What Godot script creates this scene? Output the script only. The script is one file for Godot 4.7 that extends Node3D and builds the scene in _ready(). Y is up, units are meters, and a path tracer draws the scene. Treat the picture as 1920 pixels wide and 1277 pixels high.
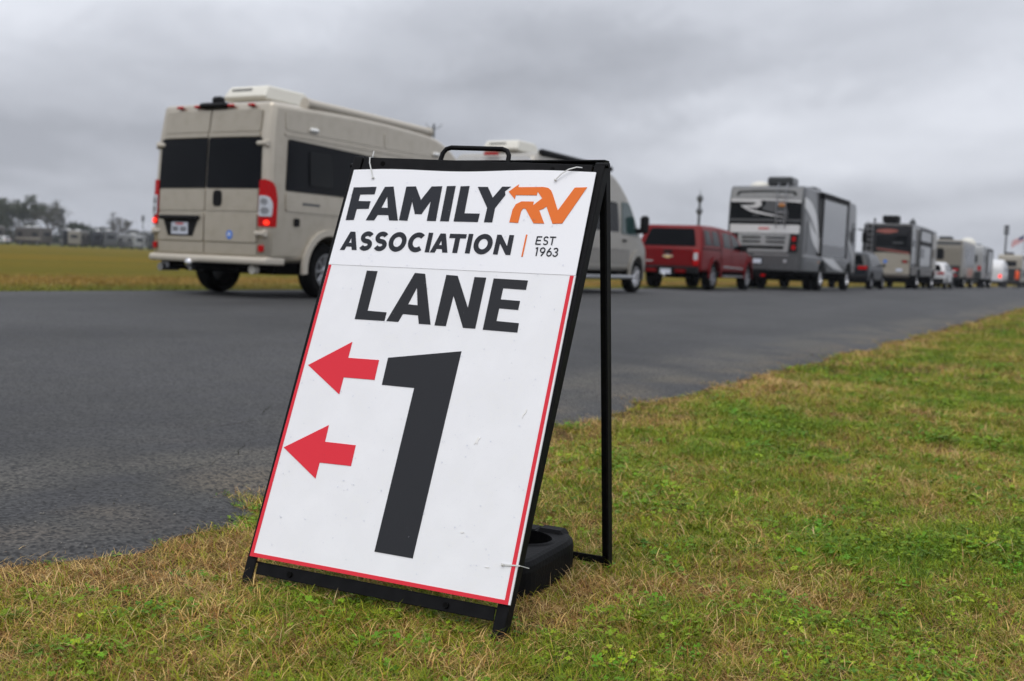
extends Node3D
# A roadside sandwich board on a grass verge, a queue of camper vans and motorhomes on the road behind it, under an overcast sky.

const HEADING := 0.5075                      # the road runs this far to the right of straight ahead
const ORIGIN := Vector3(0.2408, 0.0, -5.0176)  # a point on the near edge of the road
const ROAD_Y := 0.12
const ROAD_FAR := 8.85
var M := {}
var names := {}
var wheel_meshes := {}
var noise_a := FastNoiseLite.new()
var noise_b := FastNoiseLite.new()


# ---------------------------------------------------------------- mesh building
class MB:
	var v := PackedVector3Array()
	var n := PackedVector3Array()
	var c := PackedColorArray()
	var colored := false
	var tint := Color.WHITE

	func vert(p: Vector3, nn: Vector3) -> void:
		v.append(p); n.append(nn); c.append(tint)

	func tri(a: Vector3, b: Vector3, d: Vector3, na: Vector3, nb: Vector3, nd: Vector3) -> void:
		if (b - a).cross(d - a).dot(na + nb + nd) > 0.0:
			vert(a, na); vert(d, nd); vert(b, nb)
		else:
			vert(a, na); vert(b, nb); vert(d, nd)

	func flat(a: Vector3, b: Vector3, d: Vector3, outward: Vector3) -> void:
		var k := (b - a).cross(d - a)
		if k.length_squared() < 1e-16: return
		k = k.normalized()
		if k.dot(outward) < 0.0: k = -k
		tri(a, b, d, k, k, k)

	func quad(a: Vector3, b: Vector3, d: Vector3, e: Vector3, outward: Vector3) -> void:
		flat(a, b, d, outward); flat(a, d, e, outward)

	func quadn(a: Vector3, b: Vector3, d: Vector3, e: Vector3, na: Vector3, nb: Vector3, nd: Vector3, ne: Vector3) -> void:
		tri(a, b, d, na, nb, nd); tri(a, d, e, na, nd, ne)

	# a box whose edges are chamfered
	func box(at: Vector3, size: Vector3, bevel := 0.0, turn := Basis.IDENTITY) -> void:
		var h := size * 0.5
		var b: float = min(bevel, min(h.x, min(h.y, h.z)) * 0.8)
		var g := func(x: float, y: float, z: float) -> Vector3: return at + turn * Vector3(x, y, z)
		for ax in 3:
			var u := (ax + 1) % 3
			var w := (ax + 2) % 3
			for sg in [-1.0, 1.0]:
				var pts := []
				for k in [[-1, -1], [1, -1], [1, 1], [-1, 1]]:
					var p := Vector3.ZERO
					p[ax] = sg * h[ax]; p[u] = k[0] * (h[u] - b); p[w] = k[1] * (h[w] - b)
					pts.append(at + turn * p)
				var o := Vector3.ZERO
				o[ax] = sg
				quad(pts[0], pts[1], pts[2], pts[3], turn * o)
			if b > 0.0:
				for s1 in [-1.0, 1.0]:
					for s2 in [-1.0, 1.0]:
						var e := []
						for k in [[0, -1], [0, 1], [1, 1], [1, -1]]:
							var p := Vector3.ZERO
							p[ax] = k[1] * (h[ax] - b)
							p[u] = s1 * (h[u] - (b if k[0] == 1 else 0.0))
							p[w] = s2 * (h[w] - (b if k[0] == 0 else 0.0))
							e.append(at + turn * p)
						var o := Vector3.ZERO
						o[u] = s1; o[w] = s2
						quad(e[0], e[1], e[2], e[3], turn * o)
		if b > 0.0:
			for sx in [-1.0, 1.0]:
				for sy in [-1.0, 1.0]:
					for sz in [-1.0, 1.0]:
						var q := Vector3(sx, sy, sz)
						flat(at + turn * (q * Vector3(h.x, h.y - b, h.z - b)), at + turn * (q * Vector3(h.x - b, h.y, h.z - b)), at + turn * (q * Vector3(h.x - b, h.y - b, h.z)), turn * q)

	func bar(a: Vector3, b: Vector3, wx: float, wy: float, bevel := 0.0, upish := Vector3.UP) -> void:
		var d := (b - a).normalized()
		var x := upish.cross(d)
		if x.length() < 0.01: x = Vector3.RIGHT.cross(d)
		x = x.normalized()
		box((a + b) * 0.5, Vector3(wx, wy, a.distance_to(b)), bevel, Basis(x, d.cross(x), d))

	func tube(path: Array, r: float, sides := 8, r_end := -1.0) -> void:
		var rings := []
		var m := path.size()
		var prev := Vector3.UP
		for i in m:
			var d: Vector3 = (path[min(i + 1, m - 1)] - path[max(i - 1, 0)]).normalized()
			var x := prev.cross(d)
			if x.length() < 0.05: x = Vector3.RIGHT.cross(d)
			if x.length() < 0.05: x = Vector3.FORWARD.cross(d)
			x = x.normalized()
			var y := d.cross(x)
			prev = y
			var rr: float = r if r_end < 0.0 else lerpf(r, r_end, float(i) / (m - 1))
			var ring := []
			for k in sides:
				var a := TAU * k / sides
				var o := x * cos(a) + y * sin(a)
				ring.append([path[i] + o * rr, o])
			rings.append(ring)
		for i in m - 1:
			for k in sides:
				var k2 := (k + 1) % sides
				var A = rings[i][k]; var B = rings[i][k2]; var C = rings[i + 1][k2]; var D = rings[i + 1][k]
				quadn(A[0], B[0], C[0], D[0], A[1], B[1], C[1], D[1])
		for e in [0, m - 1]:
			var o: Vector3 = (path[0] - path[1]) if e == 0 else (path[m - 1] - path[m - 2])
			for k in sides:
				flat(path[e], rings[e][k][0], rings[e][(k + 1) % sides][0], o)

	# profile of [radius, along] turned round an axis
	func lathe(profile: Array, at: Vector3, axis: Vector3, sides := 24, crease := 0.75) -> void:
		var d := axis.normalized()
		var x := d.cross(Vector3.UP)
		if x.length() < 0.05: x = d.cross(Vector3.RIGHT)
		x = x.normalized()
		var y := d.cross(x)
		for i in profile.size() - 1:
			var p: Array = profile[i]
			var q: Array = profile[i + 1]
			var seg := Vector2(q[0] - p[0], q[1] - p[1])
			if seg.length() < 1e-6: continue
			var nn := Vector2(seg.y, -seg.x).normalized()
			var n0 := nn
			var n1 := nn
			if i > 0:
				var s0 := Vector2(p[0] - profile[i - 1][0], p[1] - profile[i - 1][1]).normalized()
				var m0 := Vector2(s0.y, -s0.x)
				if m0.dot(nn) > crease: n0 = (m0 + nn).normalized()
			if i < profile.size() - 2:
				var s2 := Vector2(profile[i + 2][0] - q[0], profile[i + 2][1] - q[1]).normalized()
				var m2 := Vector2(s2.y, -s2.x)
				if m2.dot(nn) > crease: n1 = (m2 + nn).normalized()
			for k in sides:
				var a := TAU * k / sides
				var b := TAU * (k + 1) / sides
				var ea := x * cos(a) + y * sin(a)
				var eb := x * cos(b) + y * sin(b)
				quadn(at + ea * p[0] + d * p[1], at + eb * p[0] + d * p[1], at + eb * q[0] + d * q[1], at + ea * q[0] + d * q[1], ea * n0.x + d * n0.y, eb * n0.x + d * n0.y, eb * n1.x + d * n1.y, ea * n1.x + d * n1.y)

	# a flat plate cut to a polygon, in the plane at + X*x + Y*y, thick along X cross Y
	func plate(polys: Array, at: Vector3, X: Vector3, Y: Vector3, thick: float) -> void:
		var Z := X.cross(Y).normalized()
		for poly in polys:
			var idx := Geometry2D.triangulate_polygon(poly)
			var m: int = poly.size()
			for i in range(0, idx.size(), 3):
				var t := []
				for k in 3:
					var q: Vector2 = poly[idx[i + k]]
					t.append(at + X * q.x + Y * q.y)
				flat(t[0] + Z * thick, t[1] + Z * thick, t[2] + Z * thick, Z)
				if thick > 0.003: flat(t[0], t[1], t[2], -Z)
			var ccw := not Geometry2D.is_polygon_clockwise(poly)
			for i in m:
				var p: Vector2 = poly[i]
				var q: Vector2 = poly[(i + 1) % m]
				var o := Vector2(q.y - p.y, p.x - q.x) * (1.0 if ccw else -1.0)
				var a := at + X * p.x + Y * p.y
				var b := at + X * q.x + Y * q.y
				quad(a, b, b + Z * thick, a + Z * thick, X * o.x + Y * o.y)

	func mesh(material: Material) -> ArrayMesh:
		var am := ArrayMesh.new()
		if v.is_empty(): return am
		var arr := []
		arr.resize(Mesh.ARRAY_MAX)
		arr[Mesh.ARRAY_VERTEX] = v
		arr[Mesh.ARRAY_NORMAL] = n
		if colored: arr[Mesh.ARRAY_COLOR] = c
		am.add_surface_from_arrays(Mesh.PRIMITIVE_TRIANGLES, arr)
		am.surface_set_material(0, material)
		return am


func obj(called: String, mb: MB, material: Material, parent: Node3D) -> MeshInstance3D:
	var o := MeshInstance3D.new()
	o.name = called
	o.mesh = mb.mesh(material)
	parent.add_child(o, true)
	return o


func numbered(called: String) -> String:
	names[called] = names.get(called, -1) + 1
	return called if names[called] == 0 else "%s_%03d" % [called, names[called]]


func thing(called: String, label: String, category: String, at := Vector3.ZERO, turn := 0.0, group := "") -> Node3D:
	var o := Node3D.new()
	o.name = numbered(called)
	add_child(o)
	o.position = at
	o.rotation.y = turn
	tag(o, label, category, group)
	return o


func tag(o: Node, label: String, category: String, group := "") -> void:
	o.set_meta("label", label)
	o.set_meta("category", category)
	if group: o.set_meta("group", group)


func part(called: String, parent: Node3D, at := Vector3.ZERO) -> Node3D:
	var o := Node3D.new()
	o.name = called
	parent.add_child(o, true)
	o.position = at
	return o


# a point given along the road (s) and across it to the left (t)
func road(s: float, t: float, y := 0.0) -> Vector3:
	return ORIGIN + Vector3(sin(HEADING), 0, -cos(HEADING)) * s + Vector3(-cos(HEADING), 0, -sin(HEADING)) * t + Vector3(0, y, 0)


func along(p: Vector3) -> Vector2:
	var d := p - ORIGIN
	return Vector2(d.x * sin(HEADING) - d.z * cos(HEADING), -d.x * cos(HEADING) - d.z * sin(HEADING))


func lin(r: float, g: float, b: float) -> Color:
	return Color(r, g, b).linear_to_srgb()


# ---------------------------------------------------------------- materials
func noise_tex(size: int, freq: float, lo: Color, hi: Color, sd: int, octaves := 4, mid := Color(0, 0, 0, 0), kind := FastNoiseLite.TYPE_SIMPLEX_SMOOTH) -> NoiseTexture2D:
	var f := FastNoiseLite.new()
	f.seed = sd
	f.noise_type = kind
	f.frequency = freq
	f.fractal_octaves = octaves
	var t := NoiseTexture2D.new()
	t.width = size; t.height = size
	t.seamless = true
	t.noise = f
	var g := Gradient.new()
	g.set_color(0, lo); g.set_color(1, hi)
	if mid.a > 0.0: g.add_point(0.5, mid)
	t.color_ramp = g
	return t


# stones in bitumen: coarse grains over fine ones, with a few pale chips
func grit_tex() -> ImageTexture:
	var rng := RandomNumberGenerator.new()
	rng.seed = 404
	var coarse := PackedFloat32Array()
	for k in 256 * 256: coarse.append(rng.randf())
	var img := Image.create(512, 512, false, Image.FORMAT_RGB8)
	for y in 512:
		for x in 512:
			var c := coarse[(y / 2) * 256 + x / 2]
			var f := 0.3 + 0.36 * c + 0.36 * rng.randf() - (0.28 if c < 0.16 else 0.0)
			if rng.randf() < 0.008: f = 1.0
			img.set_pixel(x, y, Color(f, f * 0.995, f * 0.985))
	return ImageTexture.create_from_image(img)


func mat(color: Color, rough := 0.5, metal := 0.0) -> StandardMaterial3D:
	var m := StandardMaterial3D.new()
	m.albedo_color = color
	m.roughness = rough
	m.metallic = metal
	return m


func paint(color: Color, metal := 0.25, rough := 0.35) -> StandardMaterial3D:
	var m := mat(color, rough, metal)
	m.clearcoat_enabled = true
	m.clearcoat = 0.45
	m.clearcoat_roughness = 0.05
	m.metallic_specular = 0.35
	m.albedo_texture = M.grime
	m.uv1_triplanar = true
	m.uv1_scale = Vector3(0.7, 0.7, 0.7)
	return m


func make_materials() -> void:
	M.grime = noise_tex(512, 0.012, Color(0.94, 0.935, 0.925), Color(1, 1, 1), 11, 5, Color(0.985, 0.985, 0.98))
	M.black = mat(lin(0.018, 0.018, 0.019), 0.42)
	M.black_plastic = mat(lin(0.009, 0.009, 0.01), 0.6)
	M.black_plastic.metallic_specular = 0.25
	M.glass = mat(lin(0.005, 0.006, 0.007), 0.06)
	M.glass.metallic_specular = 0.26
	M.tint = mat(lin(0.006, 0.007, 0.009), 0.12)
	M.tint.metallic_specular = 0.22
	M.tyre = mat(lin(0.007, 0.007, 0.007), 0.9)
	M.tyre.metallic_specular = 0.2
	M.under = mat(lin(0.006, 0.006, 0.006), 0.9)
	M.under.metallic_specular = 0.1
	M.chrome = mat(lin(0.7, 0.7, 0.72), 0.18, 1.0)
	M.alloy = mat(lin(0.3, 0.305, 0.32), 0.3, 0.85)
	M.red_lens = mat(lin(0.42, 0.004, 0.006), 0.15)
	M.red_lens.metallic_specular = 0.3
	M.clear_lens = mat(lin(0.55, 0.57, 0.6), 0.15, 0.35)
	M.red_lit = mat(lin(0.6, 0.03, 0.01), 0.2)
	M.red_lit.emission_enabled = true
	M.red_lit.emission = Color(1.0, 0.16, 0.07)
	M.red_lit.emission_energy_multiplier = 1.6
	M.amber = mat(lin(0.6, 0.22, 0.02), 0.2)
	M.plate = mat(lin(0.55, 0.58, 0.66), 0.4)
	M.white = mat(lin(0.7, 0.7, 0.68), 0.4)
	M.offwhite = mat(lin(0.62, 0.6, 0.53), 0.5)
	M.champagne = paint(lin(0.46, 0.415, 0.345), 0.5, 0.28)
	M.champagne_trim = mat(lin(0.45, 0.41, 0.345), 0.5)
	M.silver = paint(lin(0.34, 0.32, 0.285), 0.4, 0.36)
	M.pewter = paint(lin(0.22, 0.205, 0.18), 0.4, 0.36)
	M.red = paint(lin(0.15, 0.0015, 0.003), 0.0, 0.4)
	M.red.clearcoat = 0.2
	M.red.metallic_specular = 0.2
	M.coach_white = paint(lin(0.62, 0.62, 0.63), 0.0, 0.35)
	M.coach_grey = paint(lin(0.095, 0.098, 0.103), 0.25, 0.35)
	M.coach_silver = paint(lin(0.34, 0.345, 0.35), 0.2, 0.35)
	M.slide = paint(lin(0.22, 0.225, 0.235), 0.2, 0.2)
	M.graphite = paint(lin(0.034, 0.037, 0.038), 0.3, 0.35)
	M.coach_black = paint(lin(0.008, 0.008, 0.01), 0.0, 0.25)
	M.coach_beige = paint(lin(0.34, 0.31, 0.26), 0.1, 0.4)
	M.coach_tan = paint(lin(0.23, 0.21, 0.175), 0.1, 0.4)
	M.coach_brown = paint(lin(0.08, 0.07, 0.06), 0.1, 0.4)
	M.dark_blue = paint(lin(0.008, 0.01, 0.014), 0.0, 0.35)
	M.dark_blue.clearcoat = 0.2
	M.logo_red = mat(lin(0.55, 0.03, 0.03), 0.4)
	M.logo_rust = mat(lin(0.3, 0.09, 0.07), 0.45)
	M.gold = mat(lin(0.75, 0.5, 0.12), 0.3, 0.4)
	M.blue = mat(lin(0.03, 0.17, 0.62), 0.4)
	M.teal_glass = mat(lin(0.03, 0.06, 0.058), 0.08)
	# the sign
	M.board = mat(lin(0.8, 0.8, 0.82), 0.42)
	M.board.heightmap_enabled = false
	M.board.albedo_texture = noise_tex(512, 0.01, Color(0.975, 0.975, 0.972), Color(1, 1, 1), 21, 5, Color(0.985, 0.985, 0.985))
	M.board.uv1_triplanar = true
	M.board.uv1_scale = Vector3(1.6, 1.6, 1.6)
	M.board_header = mat(lin(0.8, 0.8, 0.825), 0.36)
	M.ink = mat(lin(0.024, 0.026, 0.033), 0.42)
	M.ink.metallic_specular = 0.25
	M.ink_soft = mat(lin(0.025, 0.026, 0.03), 0.42)
	M.ink_soft.metallic_specular = 0.25
	M.print_red = mat(lin(0.68, 0.036, 0.054), 0.42)
	M.print_red.metallic_specular = 0.22
	M.print_orange = mat(lin(0.76, 0.175, 0.035), 0.42)
	M.print_orange.metallic_specular = 0.22
	M.scuff = mat(lin(0.76, 0.752, 0.735), 0.6)
	M.zip = mat(lin(0.6, 0.6, 0.58), 0.4)
	M.drop = mat(Color(0.95, 0.96, 1.0, 0.05), 0.02)
	M.drop.refraction_enabled = true
	M.drop.refraction_scale = 0.033
	M.steel = mat(lin(0.008, 0.008, 0.009), 0.55)
	M.steel.metallic_specular = 0.22
	M.steel.albedo_texture = noise_tex(256, 0.03, Color(0.7, 0.7, 0.72), Color(1, 1, 1), 31, 4)
	M.steel.uv1_triplanar = true
	M.steel.uv1_scale = Vector3(3, 3, 3)
	M.rubber = mat(lin(0.006, 0.006, 0.0065), 0.6)
	M.rubber.metallic_specular = 0.22
	M.rubber.heightmap_enabled = true
	M.rubber.heightmap_texture = noise_tex(256, 0.06, Color.BLACK, Color.WHITE, 33, 4)
	M.rubber.heightmap_scale = 0.06
	M.rubber.uv1_triplanar = true
	M.rubber.uv1_scale = Vector3(6, 6, 6)
	# the ground
	M.soil = mat(Color.WHITE, 0.95)
	M.soil.metallic_specular = 0.1
	M.soil.vertex_color_use_as_albedo = true
	M.soil.albedo_texture = noise_tex(1024, 0.03, Color(0.45, 0.43, 0.4), Color(1, 1, 1), 41, 5, Color(0.8, 0.8, 0.78))
	M.soil.uv1_triplanar = true
	M.soil.uv1_world_triplanar = true
	M.soil.uv1_scale = Vector3(0.55, 0.55, 0.55)
	M.soil.heightmap_enabled = true
	M.soil.heightmap_texture = M.soil.albedo_texture
	M.soil.heightmap_scale = 2.0
	M.asphalt = mat(Color.WHITE, 0.78)
	M.asphalt.vertex_color_use_as_albedo = true
	M.asphalt.albedo_texture = grit_tex()
	M.asphalt.uv1_triplanar = true
	M.asphalt.uv1_world_triplanar = true
	M.asphalt.uv1_scale = Vector3(0.5, 0.5, 0.5)
	M.asphalt.heightmap_enabled = true
	M.asphalt.heightmap_texture = M.asphalt.albedo_texture
	M.asphalt.heightmap_scale = 0.3
	M.blade = mat(Color.WHITE, 0.55)
	M.blade.metallic_specular = 0.3
	M.blade.vertex_color_use_as_albedo = true
	M.blade.backlight_enabled = true
	M.blade.backlight = Color(0.5, 0.5, 0.35)
	M.leaf = M.blade
	M.bark = mat(lin(0.09, 0.075, 0.06), 0.9)
	M.pole_metal = mat(lin(0.09, 0.095, 0.1), 0.6, 0.3)
	M.skin = mat(lin(0.45, 0.28, 0.2), 0.6)
	M.cloth_dark = mat(lin(0.015, 0.016, 0.02), 0.9)
	M.vest = mat(lin(0.85, 0.1, 0.02), 0.7)
	M.flag = mat(Color.WHITE, 0.8)
	M.flag.vertex_color_use_as_albedo = true
	M.flag.backlight_enabled = true
	M.flag.backlight = Color(0.4, 0.4, 0.4)


# ---------------------------------------------------------------- vehicle building
# Vehicles stand with their rear at z = 0 and drive towards -z; l is the distance forward of the rear.

func outline(points: Array) -> PackedVector2Array:
	var out := PackedVector2Array()
	var m := points.size()
	for i in m:
		var p := Vector2(points[i][0], points[i][1])
		var r: float = points[i][2] if points[i].size() > 2 else 0.0
		if r <= 0.0:
			out.append(p)
			continue
		var a := Vector2(points[(i + m - 1) % m][0], points[(i + m - 1) % m][1])
		var b := Vector2(points[(i + 1) % m][0], points[(i + 1) % m][1])
		var pa := p + (a - p).normalized() * minf(r, a.distance_to(p) * 0.48)
		var pb := p + (b - p).normalized() * minf(r, b.distance_to(p) * 0.48)
		for k in 6:
			var t := k / 5.0
			out.append(pa.lerp(p, t).lerp(p.lerp(pb, t), t))
	return out


func arch(lc: float, yc: float, r: float, y0: float) -> Array:
	var a := asin(clampf((y0 - yc) / r, -1, 1))
	var out := []
	for k in 13:
		var w := lerpf(PI - a, a, k / 12.0)
		out.append([lc + r * cos(w), yc + r * sin(w)])
	return out


func put(mb: MB, tris: Array, deform: Callable) -> void:
	# tris: [position, normal] triples; positions are bent by deform and normals follow
	var done := []
	for t in tris:
		var p: Vector3 = t[0]
		var nn: Vector3 = t[1]
		var t1 := nn.cross(Vector3(0.31, 0.83, 0.46)).normalized()
		var t2 := nn.cross(t1)
		var q: Vector3 = deform.call(p)
		var qa: Vector3 = deform.call(p + t1 * 0.01)
		var qb: Vector3 = deform.call(p + t2 * 0.01)
		var k := (qa - q).cross(qb - q).normalized()
		done.append([q, k if k.dot(nn) >= 0 else -k])
	for i in range(0, done.size(), 3):
		mb.tri(done[i][0], done[i + 1][0], done[i + 2][0], done[i][1], done[i + 1][1], done[i + 2][1])


func cells(poly: PackedVector2Array, step: Vector2, holes := []) -> Array:
	var lo := poly[0]
	var hi := poly[0]
	for p in poly:
		lo = lo.min(p); hi = hi.max(p)
	var out := []
	var nx := int(ceil((hi.x - lo.x) / step.x))
	var ny := int(ceil((hi.y - lo.y) / step.y))
	for i in nx:
		for j in ny:
			var a := lo + Vector2(i, j) * step
			var b := a + step
			var sq := PackedVector2Array([a, Vector2(b.x, a.y), b, Vector2(a.x, b.y)])
			var pieces: Array = Geometry2D.intersect_polygons(poly, sq)
			for h in holes:
				var next := []
				for q in pieces:
					for w in Geometry2D.clip_polygons(q, h): next.append(w)
				pieces = next
			for q in pieces:
				if q.size() >= 3: out.append(q)
	return out


# a sheet over a polygon: to3 turns (u, v, offset) into a point
func sheet(mb: MB, poly: PackedVector2Array, to3: Callable, off: float, deform: Callable, step := Vector2(0.3, 0.2), skirt := true, holes := []) -> void:
	var c0: Vector3 = to3.call(poly[0].x, poly[0].y, 0.0)
	var tris := []
	for q in cells(poly, step, holes):
		var idx := Geometry2D.triangulate_polygon(q)
		for i in idx:
			var p: Vector2 = q[i]
			var a: Vector3 = to3.call(p.x, p.y, off)
			var b: Vector3 = to3.call(p.x, p.y, off + 0.1)
			tris.append([a, (b - a).normalized()])
	put(mb, tris, deform)
	if skirt:
		var mid := Vector2.ZERO
		for p in poly: mid += p / poly.size()
		for i in poly.size():
			var p := poly[i]
			var q := poly[(i + 1) % poly.size()]
			var a: Vector3 = deform.call(to3.call(p.x, p.y, off))
			var b: Vector3 = deform.call(to3.call(q.x, q.y, off))
			var d: Vector3 = deform.call(to3.call(q.x, q.y, -0.006))
			var e: Vector3 = deform.call(to3.call(p.x, p.y, -0.006))
			var m3: Vector3 = deform.call(to3.call(mid.x, mid.y, off))
			mb.quad(a, b, d, e, (a + b) * 0.5 - m3)


func body_mesh(mb: MB, outl: PackedVector2Array, hw: float, r: float, deform: Callable, across := 6) -> void:
	var m := outl.size()
	var nr := PackedVector2Array()
	for i in m:
		var a := outl[(i + m - 1) % m]
		var b := outl[i]
		var c := outl[(i + 1) % m]
		var n1 := Vector2(b.y - a.y, a.x - b.x).normalized()
		var n2 := Vector2(c.y - b.y, b.x - c.x).normalized()
		var k := (n1 + n2)
		k = k.normalized() / maxf(0.5, k.normalized().dot(n1)) if k.length() > 0.01 else n1
		nr.append(k)
	var inner := PackedVector2Array()
	for i in m: inner.append(outl[i] - nr[i] * r)
	var tris := []
	for side in [-1.0, 1.0]:
		var rows := []
		var K := 4
		for k in K + 1:
			var f := PI / 2 * k / K
			var row := []
			for i in m:
				var p := outl[i] - nr[i] * r * (1.0 - sin(f))
				var nn := nr[i].normalized() * sin(f)
				row.append([Vector3(side * (hw - r * (1.0 - cos(f))), p.y, -p.x), Vector3(side * cos(f), nn.y, -nn.x)])
			rows.append(row)
		for k in K:
			for i in m:
				var j := (i + 1) % m
				for w in [rows[k][i], rows[k][j], rows[k + 1][j], rows[k][i], rows[k + 1][j], rows[k + 1][i]]: tris.append(w)
		for q in cells(inner, Vector2(0.3, 0.2)):
			for i in Geometry2D.triangulate_polygon(q):
				tris.append([Vector3(side * hw, q[i].y, -q[i].x), Vector3(side, 0, 0)])
	for k in across:
		var xa := lerpf(-(hw - r), hw - r, float(k) / across)
		var xb := lerpf(-(hw - r), hw - r, float(k + 1) / across)
		for i in m:
			var j := (i + 1) % m
			var ni := Vector3(0, nr[i].y, -nr[i].x).normalized()
			var nj := Vector3(0, nr[j].y, -nr[j].x).normalized()
			var a := [Vector3(xa, outl[i].y, -outl[i].x), ni]
			var b := [Vector3(xb, outl[i].y, -outl[i].x), ni]
			var c := [Vector3(xb, outl[j].y, -outl[j].x), nj]
			var d := [Vector3(xa, outl[j].y, -outl[j].x), nj]
			for w in [a, b, c, a, c, d]: tris.append(w)
	put(mb, tris, deform)


# where a rear profile [[l, y], ...] (rising) stands at height y
func profile_at(prof: Array, y: float) -> float:
	for i in prof.size() - 1:
		if y <= prof[i + 1][1]:
			var f: float = clampf((y - prof[i][1]) / max(1e-6, prof[i + 1][1] - prof[i][1]), 0, 1)
			return lerpf(prof[i][0], prof[i + 1][0], f)
	return prof[-1][0]


func side_map(hw: float, side: float) -> Callable:
	return func(l: float, y: float, off: float) -> Vector3: return Vector3(side * (hw + off), y, -l)


func rear_map(prof: Array) -> Callable:
	return func(x: float, y: float, off: float) -> Vector3: return Vector3(x, y, off - profile_at(prof, y))


func poly(a: Array) -> PackedVector2Array:
	var o := PackedVector2Array()
	for p in a: o.append(Vector2(p[0], p[1]))
	return o


func rect(x0: float, y0: float, x1: float, y1: float, r := 0.0) -> PackedVector2Array:
	return outline([[x0, y0, r], [x1, y0, r], [x1, y1, r], [x0, y1, r]])


func skin(called: String, parent: Node3D, shape: PackedVector2Array, to3: Callable, off: float, deform: Callable, material: Material, step := Vector2(0.3, 0.2)) -> MeshInstance3D:
	var mb := MB.new()
	sheet(mb, shape, to3, off, deform, step)
	return obj(called, mb, material, parent)


func wheel(parent: Node3D, x: float, l: float, r: float, w: float, rim: Material, spokes := 8, rim_share := 0.64) -> void:
	var side := signf(x)
	var key := "%.2f %.2f %.2f %d %s" % [r, w, rim_share, spokes, side]
	if not wheel_meshes.has(key):
		var ax := Vector3(side, 0, 0)
		var t := MB.new()
		var rr := r * rim_share
		var h := w / 2
		t.lathe([[rr, -h * 0.9], [rr + 0.03, -h], [r * 0.9, -h], [r - 0.012, -h * 0.82], [r, -h * 0.6], [r, -h * 0.2], [r - 0.01, -h * 0.17], [r - 0.01, -h * 0.1], [r, -h * 0.07], [r, h * 0.6], [r - 0.012, h * 0.82], [r * 0.9, h], [rr + 0.03, h], [rr, h * 0.9]], Vector3.ZERO, ax, 28)
		var m := MB.new()
		m.lathe([[rr, -h * 0.9], [rr, h * 0.86], [rr - 0.02, h * 0.86], [rr - 0.035, h * 0.3], [0.05, h * 0.1], [0.0, h * 0.1]], Vector3.ZERO, ax, 24)
		m.lathe([[0.075, 0.0], [0.075, h * 0.55], [0.05, h * 0.7], [0.0, h * 0.72]], Vector3.ZERO, ax, 14)
		for k in spokes:
			var a := TAU * k / spokes
			var d := Vector3(0, cos(a), sin(a))
			m.bar(d * 0.06 + ax * h * 0.55, d * (rr - 0.012) + ax * h * 0.62, 0.26 * rr * 8.0 / spokes * 0.8, 0.03, 0.008, ax)
		wheel_meshes[key] = [t.mesh(M.tyre), m]
	var n := part("wheel", parent, Vector3(x, r, -l))
	var ty := MeshInstance3D.new()
	ty.name = "tyre"; ty.mesh = wheel_meshes[key][0]
	n.add_child(ty, true)
	obj("rim", wheel_meshes[key][1], rim, n)


func vehicle(called: String, label: String, category: String, s: float, t: float, group := "") -> Node3D:
	return thing(called, label, category, road(s, t, ROAD_Y), -HEADING, group)


func tumble(hw: float, y0: float, y1: float, k: float, bow := 0.0, lmax := 1.0, nose := 0.0, nose_l := 99.0) -> Callable:
	return func(p: Vector3) -> Vector3:
		var l := -p.z
		var f := clampf((p.y - y0) / (y1 - y0), 0, 1.2)
		var x := p.x * (1.0 - k * pow(f, 1.6))
		var rear := clampf(1.0 - l / lmax, 0, 1.2)
		x *= 1.0 - 0.03 * rear * rear * (1.0 if bow > 0.0 else 0.0)
		var fr := clampf((l - nose_l + 1.2) / 1.2, 0, 1.2)
		x *= 1.0 - nose * fr * fr
		var xx := p.x / hw
		return Vector3(x, p.y, p.z - bow * xx * xx * clampf(1.0 - l / lmax, 0, 1) + nose * 0.6 * xx * xx * hw * clampf(fr, 0, 1))


func ac_unit(parent: Node3D, at: Vector3, size: Vector3, material: Material) -> void:
	# a shroud with sloped ends and a louvred rear face
	var mb := MB.new()
	var o := outline([[0.02, 0.0, 0.02], [size.z, 0.0, 0.02], [size.z - 0.14, size.y, 0.06], [0.07, size.y, 0.05], [-0.03, 0.05, 0.02]])
	var mm := Transform3D(Basis.IDENTITY, at)
	body_mesh(mb, o, size.x / 2, 0.035, func(p: Vector3) -> Vector3: return mm * (p * Vector3(1.0 - 0.12 * clampf(p.y / size.y, 0, 1), 1, 1)), 2)
	var a := obj("roof_air_conditioner", mb, material, parent)
	var lv := MB.new()
	for k in 4:
		lv.box(at + Vector3(-0.1 * size.x, size.y * (0.42 + 0.11 * k), 0.012 - 0.07 * (0.36 + 0.11 * k)), Vector3(size.x * 0.46, 0.012, 0.02), 0.0)
	obj("louvre", lv, M.pole_metal, a)


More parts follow.
